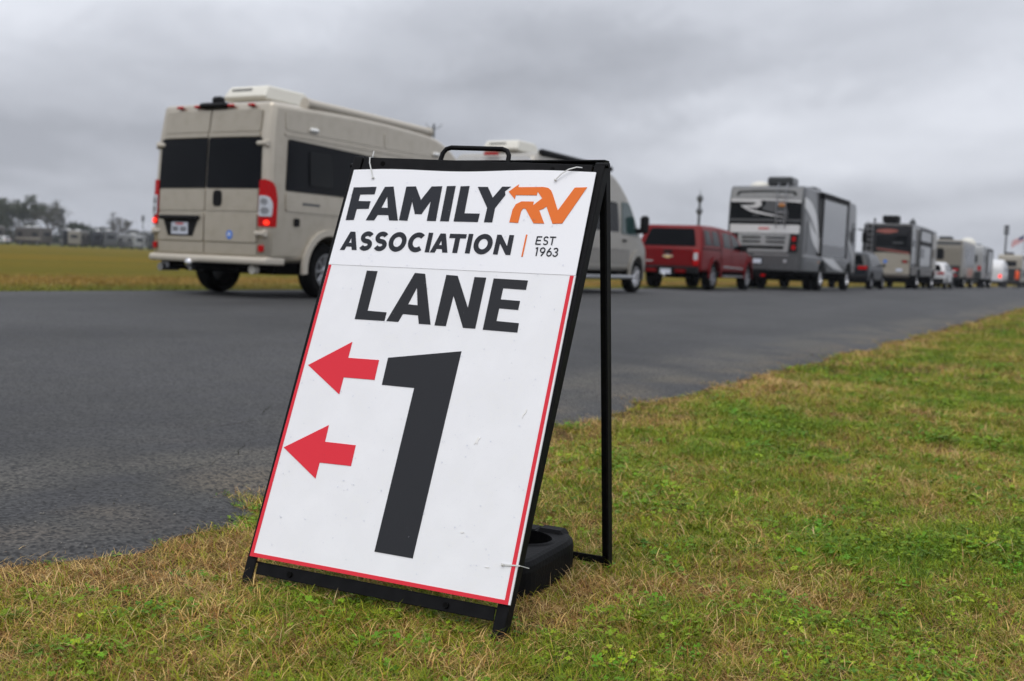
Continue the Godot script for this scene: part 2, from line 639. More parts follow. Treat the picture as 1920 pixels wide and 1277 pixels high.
func camper_van() -> void:
	var g := "vehicles queuing along the road"
	var n := vehicle("camper_van", "champagne beige high-roof camper van with dark rear windows and rolled awning", "camper van", 5.3, 7.67, g)
	var hw := 1.02
	var L := 5.9
	var prof := [[0.03, 0.40], [0.0, 0.5], [0.0, 0.95], [0.01, 1.3], [0.045, 1.95], [0.075, 2.2], [0.12, 2.38]]
	var pts := [[0.06, 0.44, 0.04]]
	pts += arch(1.16, 0.35, 0.44, 0.44)
	pts += arch(4.95, 0.35, 0.43, 0.44)
	pts += [[5.78, 0.42, 0.05], [5.9, 0.62, 0.12], [5.84, 1.0, 0.15], [5.35, 1.18, 0.15], [4.55, 2.0, 0.25], [3.85, 2.40, 0.45], [2.2, 2.46, 0.8], [0.13, 2.40, 0.06], [0.045, 1.95], [0.01, 1.3], [0.0, 0.95, 0.1], [0.0, 0.5]]
	var bend := tumble(hw, 1.0, 2.45, 0.065, 0.05, 0.6, 0.12, 5.9)
	var mb := MB.new()
	body_mesh(mb, outline(pts), hw, 0.09, bend)
	var body := obj("body", mb, M.champagne, n)
	var rm := rear_map(prof)
	var door_edge := MB.new()
	# the two rear doors: upper panels, glass, middle band, lower panels, each a plate a few millimetres proud
	for sd in [-1.0, 1.0]:
		var door := part("rear_door", n)
		var x0: float = 0.012 * sd
		var x1: float = 0.86 * sd
		var xs := [min(x0, x1), max(x0, x1)]
		skin("upper_panel", door, rect(xs[0], 2.03, xs[1], 2.30, 0.03), rm, 0.012, bend, M.champagne)
		skin("window", door, rect(xs[0] - (0.03 if sd < 0 else 0.0), 1.335, xs[1] + (0.03 if sd > 0 else 0.0), 1.955, 0.02), rm, 0.014, bend, M.tint)
		skin("window_ledge", door, rect(xs[0], 1.965, xs[1], 2.02, 0.01), rm, 0.022, bend, M.champagne)
		skin("middle_panel", door, rect(xs[0], 1.06, xs[1], 1.325, 0.02), rm, 0.016, bend, M.champagne)
		skin("lower_panel", door, rect(xs[0], 0.68, xs[1], 1.03, 0.03), rm, 0.024, bend, M.champagne)
		skin("kick_panel", door, rect(xs[0], 0.53, xs[1], 0.665, 0.02), rm, 0.014, bend, M.champagne)
		for hy in [1.88, 0.79]:
			var hb := MB.new()
			var zz := 0.05 - profile_at(prof, hy) - 0.05
			hb.box(bend.call(Vector3(sd * 0.90, hy, zz + 0.02)) + Vector3(0, 0, 0.0), Vector3(0.15, 0.055, 0.05), 0.015)
			hb.box(bend.call(Vector3(sd * 0.97, hy + 0.0, zz + 0.0)), Vector3(0.06, 0.09, 0.06), 0.015)
			obj("hinge", hb, M.champagne_trim, door)
	skin("handle_recess", n, outline([[0.14, 1.11, 0.06], [0.285, 1.11, 0.06], [0.285, 1.31, 0.06], [0.14, 1.31, 0.06]]), rm, 0.024, bend, M.black_plastic)
	skin("plate_recess", n, poly([[-0.66, 0.735], [-0.2, 0.735], [-0.1, 0.96], [-0.76, 0.96]]), rm, 0.03, bend, M.black_plastic)
	var pb := MB.new()
	pb.box(bend.call(Vector3(-0.43, 0.965, 0.05)), Vector3(0.68, 0.055, 0.06), 0.015)
	obj("plate_lamp_bar", pb, M.black_plastic, n)
	var pl := skin("licence_plate", n, rect(-0.585, 0.755, -0.275, 0.905, 0.01), rm, 0.038, bend, M.plate)
	for k in 7:
		if k != 3: bar_set("plate_character", pl, [[bend.call(Vector3(-0.54 + 0.037 * k, 0.82, 0.041)), Vector3(0.02, 0.055, 0.003)]], M.pole_metal)
	skin("plate_header", pl, rect(-0.5, 0.875, -0.36, 0.895), rm, 0.041, bend, M.logo_red)
	var st := []
	for k in 16: st.append([0.44 + 0.05 * cos(TAU * k / 16), 0.765 + 0.055 * sin(TAU * k / 16)])
	var sticker := skin("sticker", n, poly(st), rm, 0.028, bend, M.blue)
	skin("sticker_mark", sticker, poly([[0.41, 0.745], [0.425, 0.745], [0.44, 0.78], [0.455, 0.745], [0.47, 0.745], [0.445, 0.8], [0.435, 0.8]]), rm, 0.031, bend, M.white)
	# tail lights wrap the corners
	for sd in [-1.0, 1.0]:
		var tl := part("tail_light", n)
		var w := func(u: float, y: float, off: float) -> Vector3:
			# u runs from the rear face round the corner to the side
			var r := 0.09
			var ang := clampf((u - 0.93) / (r * PI / 2), 0, 1) * PI / 2
			if u < 0.93: return Vector3(sd * u, y, off - profile_at(prof, y))
			if ang < PI / 2: return Vector3(sd * (0.93 + (r + off) * sin(ang)), y, -profile_at(prof, y) - r + (r + off) * cos(ang))
			return Vector3(sd * (1.02 + off), y, -profile_at(prof, y) - r - (u - 0.93 - r * PI / 2))
		skin("red_lens", tl, outline([[0.885, 0.875, 0.02], [1.1, 0.875, 0.02], [1.11, 1.22, 0.05], [1.06, 1.4, 0.1], [0.97, 1.45, 0.06], [0.885, 1.44, 0.03]]), w, 0.022, bend, M.red_lens, Vector2(0.05, 0.2))
		skin("clear_lens", tl, outline([[0.895, 1.0, 0.02], [1.03, 1.0, 0.02], [1.04, 1.16, 0.05], [1.0, 1.25, 0.05], [0.895, 1.25, 0.02]]), w, 0.03, bend, M.clear_lens, Vector2(0.05, 0.2))
		for q in [[0.955, 1.18, 0.035], [0.965, 1.07, 0.038]]:
			var dk := MB.new()
			var cc := []
			for k in 12: cc.append([q[0] + q[2] * cos(TAU * k / 12), q[1] + q[2] * 1.1 * sin(TAU * k / 12)])
			sheet(dk, poly(cc), w, 0.034, bend, Vector2(0.05, 0.2))
			obj("reflector_bowl", dk, M.alloy, tl)
		for ux in ([0.985] if sd > 0 else [0.93, 1.02]):
			var lit := MB.new()
			var cc := []
			for k in 12: cc.append([ux + 0.026 * cos(TAU * k / 12), 0.925 + 0.03 * sin(TAU * k / 12)])
			sheet(lit, poly(cc), w, 0.032, bend, Vector2(0.05, 0.2))
			obj("lit_lamp", lit, M.red_lit, tl)
		skin("reflector", n, rect(sd * 0.93 - 0.03, 0.57, sd * 0.93 + 0.03, 0.65, 0.02), rm, 0.03, bend, M.red_lens)
	var bm := MB.new()
	var bo := outline([[-0.07, 0.41, 0.03], [0.3, 0.41], [0.3, 0.5], [-0.03, 0.505, 0.03], [-0.08, 0.48, 0.03]])
	body_mesh(bm, bo, 1.03, 0.03, tumble(1.03, 1, 2, 0.0, 0.07, 0.6))
	obj("rear_bumper", bm, M.champagne_trim, n)
	# roof line lamps and camera
	for x in [-0.62, -0.28, 0.33, 0.68]:
		var lb := MB.new()
		lb.box(bend.call(Vector3(x, 2.352, -0.09)), Vector3(0.1, 0.035, 0.05), 0.012)
		obj("marker_lamp", lb, M.red_lens, n)
	var cam := MB.new()
	cam.box(Vector3(0.02, 2.36, -0.1), Vector3(0.44, 0.07, 0.13), 0.03)
	cam.box(Vector3(0.05, 2.43, -0.14), Vector3(0.16, 0.09, 0.12), 0.03)
	obj("rear_camera", cam, M.black_plastic, n)
	ac_unit(n, Vector3(0.03, 2.5, -0.62), Vector3(0.74, 0.2, 0.95), M.offwhite)
	var acb := MB.new()
	acb.box(Vector3(0.03, 2.475, -1.05), Vector3(0.5, 0.07, 0.6), 0.01)
	obj("air_conditioner_base", acb, M.black_plastic, n)
	var aw := MB.new()
	aw.tube([Vector3(0.87, 2.46, -0.85), Vector3(0.87, 2.46, -1.6), Vector3(0.87, 2.455, -2.6), Vector3(0.87, 2.445, -3.55)], 0.068, 14)
	var awning := obj("rolled_awning", aw, M.champagne_trim, n)
	for q in [Vector3(0.87, 2.46, -0.83), Vector3(0.87, 2.445, -3.58)]:
		var cap := MB.new()
		cap.lathe([[0.0, -0.03], [0.075, -0.03], [0.075, 0.05], [0.0, 0.05]], q, Vector3(0, 0, -1), 14)
		obj("end_cap", cap, M.champagne_trim, awning)
	for l in [1.2, 2.3, 3.3]: bar_set("awning_bracket", awning, [[Vector3(0.84, 2.4, -l), Vector3(0.08, 0.08, 0.05), 0.01]], M.champagne_trim)
	# sides
	for sd in [-1.0, 1.0]:
		var sm := side_map(hw, sd)
		var win := skin("side_window", n, outline([[0.3, 1.33, 0.04], [3.8, 1.33, 0.04], [4.3, 1.36, 0.05], [4.1, 1.88, 0.1], [0.36, 1.965, 0.04]]), sm, 0.012, bend, M.tint)
		skin("sliding_pane", win, outline([[0.75, 1.42, 0.04], [1.2, 1.42, 0.04], [1.2, 1.86, 0.04], [0.75, 1.86, 0.04]]), sm, 0.03, bend, M.glass)
		skin("upper_moulding", n, rect(0.3, 2.0, 3.95, 2.035, 0.01), sm, 0.012, bend, M.champagne)
		skin("roof_panel", n, rect(0.32, 2.07, 2.35, 2.3, 0.04), sm, 0.008, bend, M.champagne)
		skin("roof_panel", n, rect(2.37, 2.07, 3.7, 2.28, 0.04), sm, 0.008, bend, M.champagne)
		skin("waist_panel", n, rect(0.3, 1.08, 5.2, 1.31, 0.03), sm, 0.014, bend, M.champagne)
		skin("waist_moulding", n, rect(1.75, 0.78, 4.4, 1.03, 0.04), sm, 0.018, bend, M.champagne)
		skin("sill", n, rect(1.72, 0.46, 4.45, 0.58, 0.03), sm, 0.025, bend, M.champagne_trim)
		var fl := []
		for k in 17:
			var a := lerpf(-0.1, PI + 0.1, k / 16.0)
			fl.append([1.16 - 0.53 * cos(a), 0.36 + 0.53 * sin(a)])
		for k in 17:
			var a := lerpf(PI + 0.1, -0.1, k / 16.0)
			fl.append([1.16 - 0.45 * cos(a), 0.36 + 0.45 * sin(a)])
		skin("wheel_arch_flare", n, poly(fl), sm, 0.045, bend, M.champagne_trim)
		for l in [0.85, 3.65]:
			var cl := MB.new()
			cl.box(bend.call(Vector3(sd * (hw + 0.02), 2.12, -l)), Vector3(0.07, 0.06, 0.16), 0.028)
			obj("side_lamp", cl, M.white, n)
		if sd > 0:
			skin("fuel_flap", n, rect(0.47, 0.9, 0.56, 1.0, 0.02), sm, 0.022, bend, M.black_plastic)
			skin("side_badge", n, rect(0.62, 1.17, 0.95, 1.2, 0.005), sm, 0.018, bend, M.pole_metal)
			skin("door_rail", n, rect(1.9, 1.335, 3.6, 1.4, 0.01), sm, 0.02, bend, M.champagne_trim)
		skin("cab_window", n, outline([[4.38, 1.3, 0.05], [5.0, 1.3, 0.05], [4.5, 1.83, 0.1], [4.38, 1.83, 0.05]]), sm, 0.013, bend, M.glass)
		var mi := MB.new()
		mi.box(Vector3(sd * 1.16, 1.45, -4.95), Vector3(0.2, 0.36, 0.1), 0.04)
		mi.box(Vector3(sd * 1.03, 1.38, -4.95), Vector3(0.14, 0.08, 0.07), 0.02)
		obj("door_mirror", mi, M.black_plastic, n)
		wheel(n, sd * 0.9, 1.16, 0.35, 0.235, M.alloy)
		wheel(n, sd * 0.9, 4.95, 0.35, 0.235, M.alloy)
	var ws := MB.new()
	ws.quad(Vector3(-0.84, 1.25, -5.33), Vector3(0.84, 1.25, -5.33), Vector3(0.76, 1.95, -4.66), Vector3(-0.76, 1.95, -4.66), Vector3(0, 0.4, -1))
	obj("windscreen", ws, M.glass, n)
	var un := MB.new()
	un.box(Vector3(0, 0.42, -3.0), Vector3(1.6, 0.26, 5.2), 0.03)
	un.tube([Vector3(-0.8, 0.36, -1.16), Vector3(0.8, 0.36, -1.16)], 0.06, 8)
	un.box(Vector3(-0.2, 0.36, -0.35), Vector3(1.3, 0.1, 0.5), 0.02)
	obj("underbody", un, M.under, n)
	var hi := MB.new()
	hi.box(Vector3(-0.13, 0.4, 0.0), Vector3(0.07, 0.07, 0.2), 0.01)
	hi.lathe([[0.0, -0.03], [0.05, -0.03], [0.055, 0.03], [0.03, 0.05], [0.0, 0.05]], Vector3(-0.13, 0.4, 0.12), Vector3(0, 0, 1), 12)
	obj("tow_hitch", hi, M.chrome, n)
	var ep := MB.new()
	ep.tube([Vector3(-0.28, 0.33, -0.25), Vector3(-0.28, 0.33, -0.03)], 0.03, 8)
	obj("exhaust_pipe", ep, M.alloy, n)
	var ex := MB.new()
	ex.tube([Vector3(-0.78, 0.33, -0.3), Vector3(-0.78, 0.33, 0.0)], 0.05, 10)
	ex.box(Vector3(-0.78, 0.36, -0.12), Vector3(0.14, 0.1, 0.12), 0.02)
	obj("drain_pipe", ex, M.alloy, n)
	var sk := MB.new()
	sk.lathe([[0.0, -0.05], [0.055, -0.05], [0.055, 0.03], [0.0, 0.035]], Vector3(0.72, 0.35, -0.1), Vector3(0, 0, 1), 12)
	obj("socket_cap", sk, M.offwhite, n)


func grey_van() -> void:
	var n := vehicle("camper_van", "silver grey camper van with white roof unit between beige van and red pickup", "camper van", 12.6, 7.98, "vehicles queuing along the road")
	var hw := 1.0
	var pts := [[0.03, 0.45, 0.04]]
	pts += arch(1.25, 0.36, 0.43, 0.46)
	pts += arch(5.05, 0.36, 0.42, 0.46)
	pts += [[5.85, 0.42, 0.05], [6.0, 0.6, 0.1], [5.92, 1.02, 0.2], [5.25, 1.3, 0.25], [4.55, 2.1, 0.4], [3.8, 2.58, 0.6], [2.2, 2.66, 1.0], [0.28, 2.6, 0.2], [0.0, 1.6, 0.4], [0.0, 0.55]]
	var bend := tumble(hw, 1.1, 2.6, 0.12, 0.06, 0.6, 0.14, 6.0)
	var mb := MB.new()
	body_mesh(mb, outline(pts), hw, 0.12, bend)
	obj("body", mb, M.silver, n)
	var prof := [[0.0, 0.5], [0.0, 1.3], [0.06, 1.9], [0.26, 2.55]]
	var rm := rear_map(prof)
	skin("rear_cap", n, rect(-0.95, 1.7, 0.95, 2.52, 0.2), rm, 0.012, bend, M.coach_white)
	for sd in [-1.0, 1.0]:
		skin("rear_window", n, rect(min(0.03 * sd, 0.75 * sd), 1.3, max(0.03 * sd, 0.75 * sd), 1.85, 0.05), rm, 0.02, bend, M.tint)
		skin("tail_light", n, rect(sd * 0.88 - 0.07, 0.8, sd * 0.88 + 0.07, 1.35, 0.03), rm, 0.02, bend, M.red_lens)
		var sm := side_map(hw, sd)
		skin("side_window", n, outline([[0.4, 1.3, 0.05], [3.95, 1.3, 0.05], [3.9, 1.92, 0.08], [0.45, 1.92, 0.05]]), sm, 0.012, bend, M.tint)
		skin("cab_window", n, outline([[4.1, 1.27, 0.05], [5.02, 1.24, 0.06], [4.8, 1.6, 0.1], [4.5, 1.95, 0.12], [4.12, 1.95, 0.05]]), sm, 0.014, bend, M.teal_glass)
		skin("lower_band", n, rect(1.75, 0.62, 4.55, 0.92, 0.03), sm, 0.014, bend, M.pewter)
		skin("lower_band", n, rect(0.2, 0.62, 0.78, 0.92, 0.03), sm, 0.014, bend, M.pewter)
		skin("body_moulding", n, rect(1.72, 0.93, 4.6, 1.0, 0.02), sm, 0.022, bend, M.silver)
		skin("door_handle", n, rect(4.18, 1.1, 4.34, 1.15, 0.02), sm, 0.03, bend, M.black_plastic)
		var fl := []
		for k in 17:
			var a := lerpf(-0.2, PI + 0.2, k / 16.0)
			fl.append([5.05 - 0.53 * cos(a), 0.4 + 0.54 * sin(a)])
		for k in 17:
			var a := lerpf(PI + 0.2, -0.2, k / 16.0)
			fl.append([5.05 - 0.43 * cos(a), 0.38 + 0.43 * sin(a)])
		skin("wheel_arch_flare", n, poly(fl), sm, 0.04, bend, M.silver)
		var rb := MB.new()
		rb.bar(Vector3(sd * 1.06, 0.34, -1.8), Vector3(sd * 1.06, 0.34, -4.55), 0.2, 0.09, 0.03)
		rb.bar(Vector3(sd * 0.9, 0.4, -2.2), Vector3(sd * 1.05, 0.34, -2.2), 0.06, 0.05)
		rb.bar(Vector3(sd * 0.9, 0.4, -4.2), Vector3(sd * 1.05, 0.34, -4.2), 0.06, 0.05)
		obj("running_board", rb, M.alloy, n)
		var mi := MB.new()
		mi.box(Vector3(sd * 1.17, 1.5, -4.95), Vector3(0.2, 0.4, 0.13), 0.05)
		mi.box(Vector3(sd * 1.02, 1.36, -4.92), Vector3(0.22, 0.12, 0.1), 0.03)
		obj("door_mirror", mi, M.black_plastic, n)
		wheel(n, sd * 0.88, 1.25, 0.35, 0.24, M.chrome)
		wheel(n, sd * 0.88, 5.05, 0.35, 0.24, M.chrome)
	var aw := MB.new()
	aw.bar(Vector3(0.86, 2.62, -0.5), Vector3(0.86, 2.6, -3.7), 0.12, 0.11, 0.03)
	obj("rolled_awning", aw, M.black_plastic, n)
	ac_unit(n, Vector3(0.0, 2.64, -0.5), Vector3(0.8, 0.22, 0.9), M.offwhite)
	var vent := MB.new()
	vent.box(Vector3(0.1, 2.72, -2.6), Vector3(0.5, 0.12, 0.5), 0.04)
	obj("roof_vent", vent, M.white, n)
	var bl := MB.new()
	bl.box(Vector3(0, 2.56, -0.17), Vector3(0.3, 0.05, 0.08), 0.015)
	obj("high_brake_lamp", bl, M.red_lens, n)
	var ws := MB.new()
	ws.quad(Vector3(-0.8, 1.36, -5.28), Vector3(0.8, 1.36, -5.28), Vector3(0.72, 2.1, -4.63), Vector3(-0.72, 2.1, -4.63), Vector3(0, 0.4, -1))
	obj("windscreen", ws, M.glass, n)
	var bm := MB.new()
	bm.box(Vector3(0, 0.52, 0.02), Vector3(1.96, 0.18, 0.14), 0.04)
	obj("rear_bumper", bm, M.black_plastic, n)
	var un := MB.new()
	un.box(Vector3(0, 0.46, -3.0), Vector3(1.55, 0.24, 5.3), 0.03)
	obj("underbody", un, M.under, n)


func pickup() -> void:
	var n := vehicle("pickup_truck", "red pickup truck with matching red canopy over its bed", "pickup truck", 23.2, 8.42, "vehicles queuing along the road")
	var hw := 0.97
	var pts := [[0.1, 0.5, 0.03]]
	pts += arch(1.2, 0.38, 0.46, 0.52)
	pts += arch(4.45, 0.38, 0.46, 0.52)
	pts += [[5.2, 0.45, 0.06], [5.32, 0.7, 0.12], [5.26, 1.02, 0.15], [4.05, 1.16, 0.25], [3.25, 1.72, 0.3], [2.3, 1.77, 0.3], [1.6, 1.8, 0.3], [0.36, 1.78, 0.12], [0.1, 1.14, 0.02], [0.08, 1.12], [0.06, 0.62, 0.04]]
	var bend := tumble(hw, 1.05, 1.8, 0.2, 0.05, 0.6, 0.12, 5.3)
	var mb := MB.new()
	body_mesh(mb, outline(pts), hw, 0.08, bend)
	obj("body", mb, M.red, n)
	var prof := [[0.06, 0.6], [0.08, 1.12], [0.1, 1.14], [0.36, 1.78]]
	var rm := rear_map(prof)
	skin("canopy_window", n, outline([[-0.78, 1.2, 0.05], [0.78, 1.2, 0.05], [0.74, 1.68, 0.06], [-0.74, 1.68, 0.06]]), rm, 0.014, bend, M.tint)
	var tg := skin("tailgate", n, rect(-0.73, 0.68, 0.73, 1.11, 0.02), rm, 0.025, bend, M.red)
	skin("tailgate_handle", tg, outline([[-0.14, 0.99, 0.02], [0.14, 0.99, 0.02], [0.12, 1.08, 0.02], [-0.12, 1.08, 0.02]]), rm, 0.035, bend, M.black_plastic)
	skin("emblem", tg, poly([[-0.16, 0.885], [-0.07, 0.885], [-0.055, 0.855], [0.075, 0.855], [0.065, 0.885], [0.16, 0.885], [0.145, 0.93], [0.06, 0.93], [0.05, 0.96], [-0.075, 0.96], [-0.06, 0.93], [-0.145, 0.93]]), rm, 0.034, bend, M.chrome)
	skin("emblem_inset", tg, poly([[-0.14, 0.893], [-0.06, 0.893], [-0.045, 0.865], [0.06, 0.865], [0.055, 0.893], [0.14, 0.893], [0.13, 0.915], [-0.13, 0.915]]), rm, 0.04, bend, M.gold)
	skin("model_lettering", tg, rect(-0.68, 0.755, -0.44, 0.785, 0.004), rm, 0.032, bend, M.chrome)
	for sd in [-1.0, 1.0]:
		var sm := side_map(hw, sd)
		var tl := skin("tail_light", n, rect(sd * 0.82 - 0.075, 0.68, sd * 0.82 + 0.075, 1.1, 0.03), rm, 0.03, bend, M.red_lens)
		skin("clear_lens", tl, rect(sd * 0.82 - 0.06, 0.82, sd * 0.82 + 0.06, 1.02, 0.02), rm, 0.036, bend, M.clear_lens)
		for w in [[0.35, 0.95], [1.0, 1.62]]:
			skin("canopy_side_window", n, outline([[w[0], 1.24, 0.05], [w[1], 1.24, 0.05], [w[1] - 0.03, 1.65, 0.06], [w[0] + 0.14, 1.65, 0.06]]), sm, 0.012, bend, M.tint)
		skin("cab_window", n, outline([[1.95, 1.22, 0.05], [2.65, 1.2, 0.05], [2.62, 1.64, 0.06], [2.05, 1.64, 0.1]]), sm, 0.012, bend, M.glass)
		skin("cab_window", n, outline([[2.75, 1.2, 0.05], [3.65, 1.18, 0.05], [3.2, 1.58, 0.15], [2.72, 1.64, 0.06]]), sm, 0.012, bend, M.glass)
		skin("cab_gap", n, rect(1.71, 0.56, 1.76, 1.7), sm, 0.006, bend, M.under)
		skin("canopy_seal", n, rect(0.14, 1.125, 1.7, 1.155), sm, 0.006, bend, M.under)
		skin("door_gap", n, rect(2.68, 0.58, 2.7, 1.2), sm, 0.004, bend, M.under)
		skin("side_stripe", n, outline([[1.95, 0.66, 0.02], [3.8, 0.62, 0.02], [3.8, 0.655, 0.01], [1.95, 0.7, 0.01]]), sm, 0.012, bend, M.chrome)
		for lc in [1.2, 4.45]:
			var fl := []
			for k in 15:
				var a := lerpf(-0.1, PI + 0.1, k / 14.0)
				fl.append([lc - 0.54 * cos(a), 0.4 + 0.54 * sin(a)])
			for k in 15:
				var a := lerpf(PI + 0.1, -0.1, k / 14.0)
				fl.append([lc - 0.47 * cos(a), 0.39 + 0.47 * sin(a)])
			skin("wheel_arch_flare", n, poly(fl), sm, 0.035, bend, M.red)
			wheel(n, sd * 0.82, lc, 0.38, 0.26, M.alloy, 6)
		var rb := MB.new()
		rb.bar(Vector3(sd * 0.95, 0.4, -1.95), Vector3(sd * 0.95, 0.4, -3.8), 0.14, 0.06, 0.02)
		obj("running_board", rb, M.alloy, n)
		var mi := MB.new()
		mi.box(Vector3(sd * 1.05, 1.25, -3.55), Vector3(0.22, 0.2, 0.12), 0.04)
		obj("door_mirror", mi, M.black_plastic, n)
	var bm := MB.new()
	bm.box(Vector3(0, 0.6, 0.0), Vector3(1.82, 0.07, 0.2), 0.02)
	bm.box(Vector3(-0.75, 0.52, 0.0), Vector3(0.32, 0.16, 0.2), 0.04)
	bm.box(Vector3(0.75, 0.52, 0.0), Vector3(0.32, 0.16, 0.2), 0.04)
	bm.box(Vector3(0, 0.48, -0.02), Vector3(0.5, 0.2, 0.16), 0.02)
	var bumper := obj("rear_bumper", bm, M.black_plastic, n)
	for sd in [-1.0, 1.0]: bar_set("bumper_insert", bumper, [[Vector3(sd * 0.42, 0.52, 0.0), Vector3(0.32, 0.13, 0.18), 0.02]], M.red)
	var pl := MB.new()
	pl.box(Vector3(0, 0.5, 0.075), Vector3(0.31, 0.155, 0.01), 0.003)
	obj("licence_plate", pl, M.plate, n)
	var hi := MB.new()
	hi.box(Vector3(-0.02, 0.36, 0.03), Vector3(0.07, 0.07, 0.18), 0.01)
	hi.lathe([[0.0, -0.04], [0.04, -0.03], [0.05, 0.01], [0.03, 0.05], [0.0, 0.06]], Vector3(-0.02, 0.4, 0.12), Vector3.UP, 10)
	obj("tow_hitch", hi, M.chrome, n)
	var ws := MB.new()
	ws.quad(Vector3(-0.72, 1.2, -4.02), Vector3(0.72, 1.2, -4.02), Vector3(0.62, 1.66, -3.36), Vector3(-0.62, 1.66, -3.36), Vector3(0, 0.5, -1))
	obj("windscreen", ws, M.glass, n)
	var un := MB.new()
	un.box(Vector3(0, 0.46, -2.6), Vector3(1.4, 0.22, 4.8), 0.03)
	un.tube([Vector3(-0.75, 0.38, -1.2), Vector3(0.75, 0.38, -1.2)], 0.07, 8)
	obj("underbody", un, M.under, n)


# a boxy motorhome or trailer shell, with its underbody and wheels
func coach(n: Node3D, W: float, H: float, L: float, sill: float, material: Material, r := 0.1, bow := 0.05, front := 0.35, axles := [2.2, -1.0], rim: Material = null) -> Callable:
	var hw := W / 2
	var wr := 0.44
	var pts := [[0.0, sill, 0.05]]
	var used := []
	for a in axles:
		var l: float = a if a > 0 else L + a
		used.append(l)
		pts += arch(l, wr, wr + 0.12, sill)
	pts += [[L - 0.05, sill, 0.1], [L, sill + 0.5, 0.2], [L - 0.02, H * 0.5, 0.4], [L - front, H - 0.05, 0.35], [L * 0.5, H + 0.02, 0.5], [0.12, H, 0.16], [0.0, H - 0.5, 0.2]]
	var bend := tumble(hw, H * 0.55, H, 0.03, bow, 0.5, 0.06, L)
	var mb := MB.new()
	body_mesh(mb, outline(pts), hw, r, bend)
	obj("body", mb, material, n)
	var un := MB.new()
	un.box(Vector3(0, sill + 0.02, -L / 2), Vector3(W - 0.5, 0.3, L - 0.6), 0.04)
	un.box(Vector3(0, 0.42, -used[0] - 0.2), Vector3(W - 0.9, 0.24, 1.2), 0.04)
	for l in used: un.tube([Vector3(-hw + 0.3, wr, -l), Vector3(hw - 0.3, wr, -l)], 0.09, 8)
	obj("underbody", un, M.under, n)
	for i in used.size():
		for sd in [-1.0, 1.0]:
			wheel(n, sd * (hw - 0.16), used[i], wr, 0.26, rim if rim else M.chrome, 10, 0.58)
			if i == 0: wheel(n, sd * (hw - 0.46), used[i], wr, 0.26, M.under, 10, 0.58)
	return bend


func bar_set(called: String, parent: Node3D, bars: Array, material: Material) -> MeshInstance3D:
	var mb := MB.new()
	for b in bars: mb.box(b[0], b[1], b[2] if b.size() > 2 else 0.0)
	return obj(called, mb, material, parent)


func ladder(parent: Node3D, x: float, y0: float, y1: float, w: float, z: float, material: Material) -> void:
	var mb := MB.new()
	for s in [-1.0, 1.0]:
		mb.tube([Vector3(x + s * w / 2, y0, z - 0.06), Vector3(x + s * w / 2, y0 + 0.05, z), Vector3(x + s * w / 2, y1, z), Vector3(x + s * w / 2, y1 + 0.18, z - 0.12), Vector3(x + s * w / 2, y1 + 0.12, z - 0.4)], 0.016, 6)
	var l := obj("ladder", mb, material, parent)
	var k := y0 + 0.2
	while k < y1:
		var rg := MB.new()
		rg.tube([Vector3(x - w / 2, k, z), Vector3(x + w / 2, k, z)], 0.014, 6)
		obj("rung", rg, material, l)
		k += 0.28


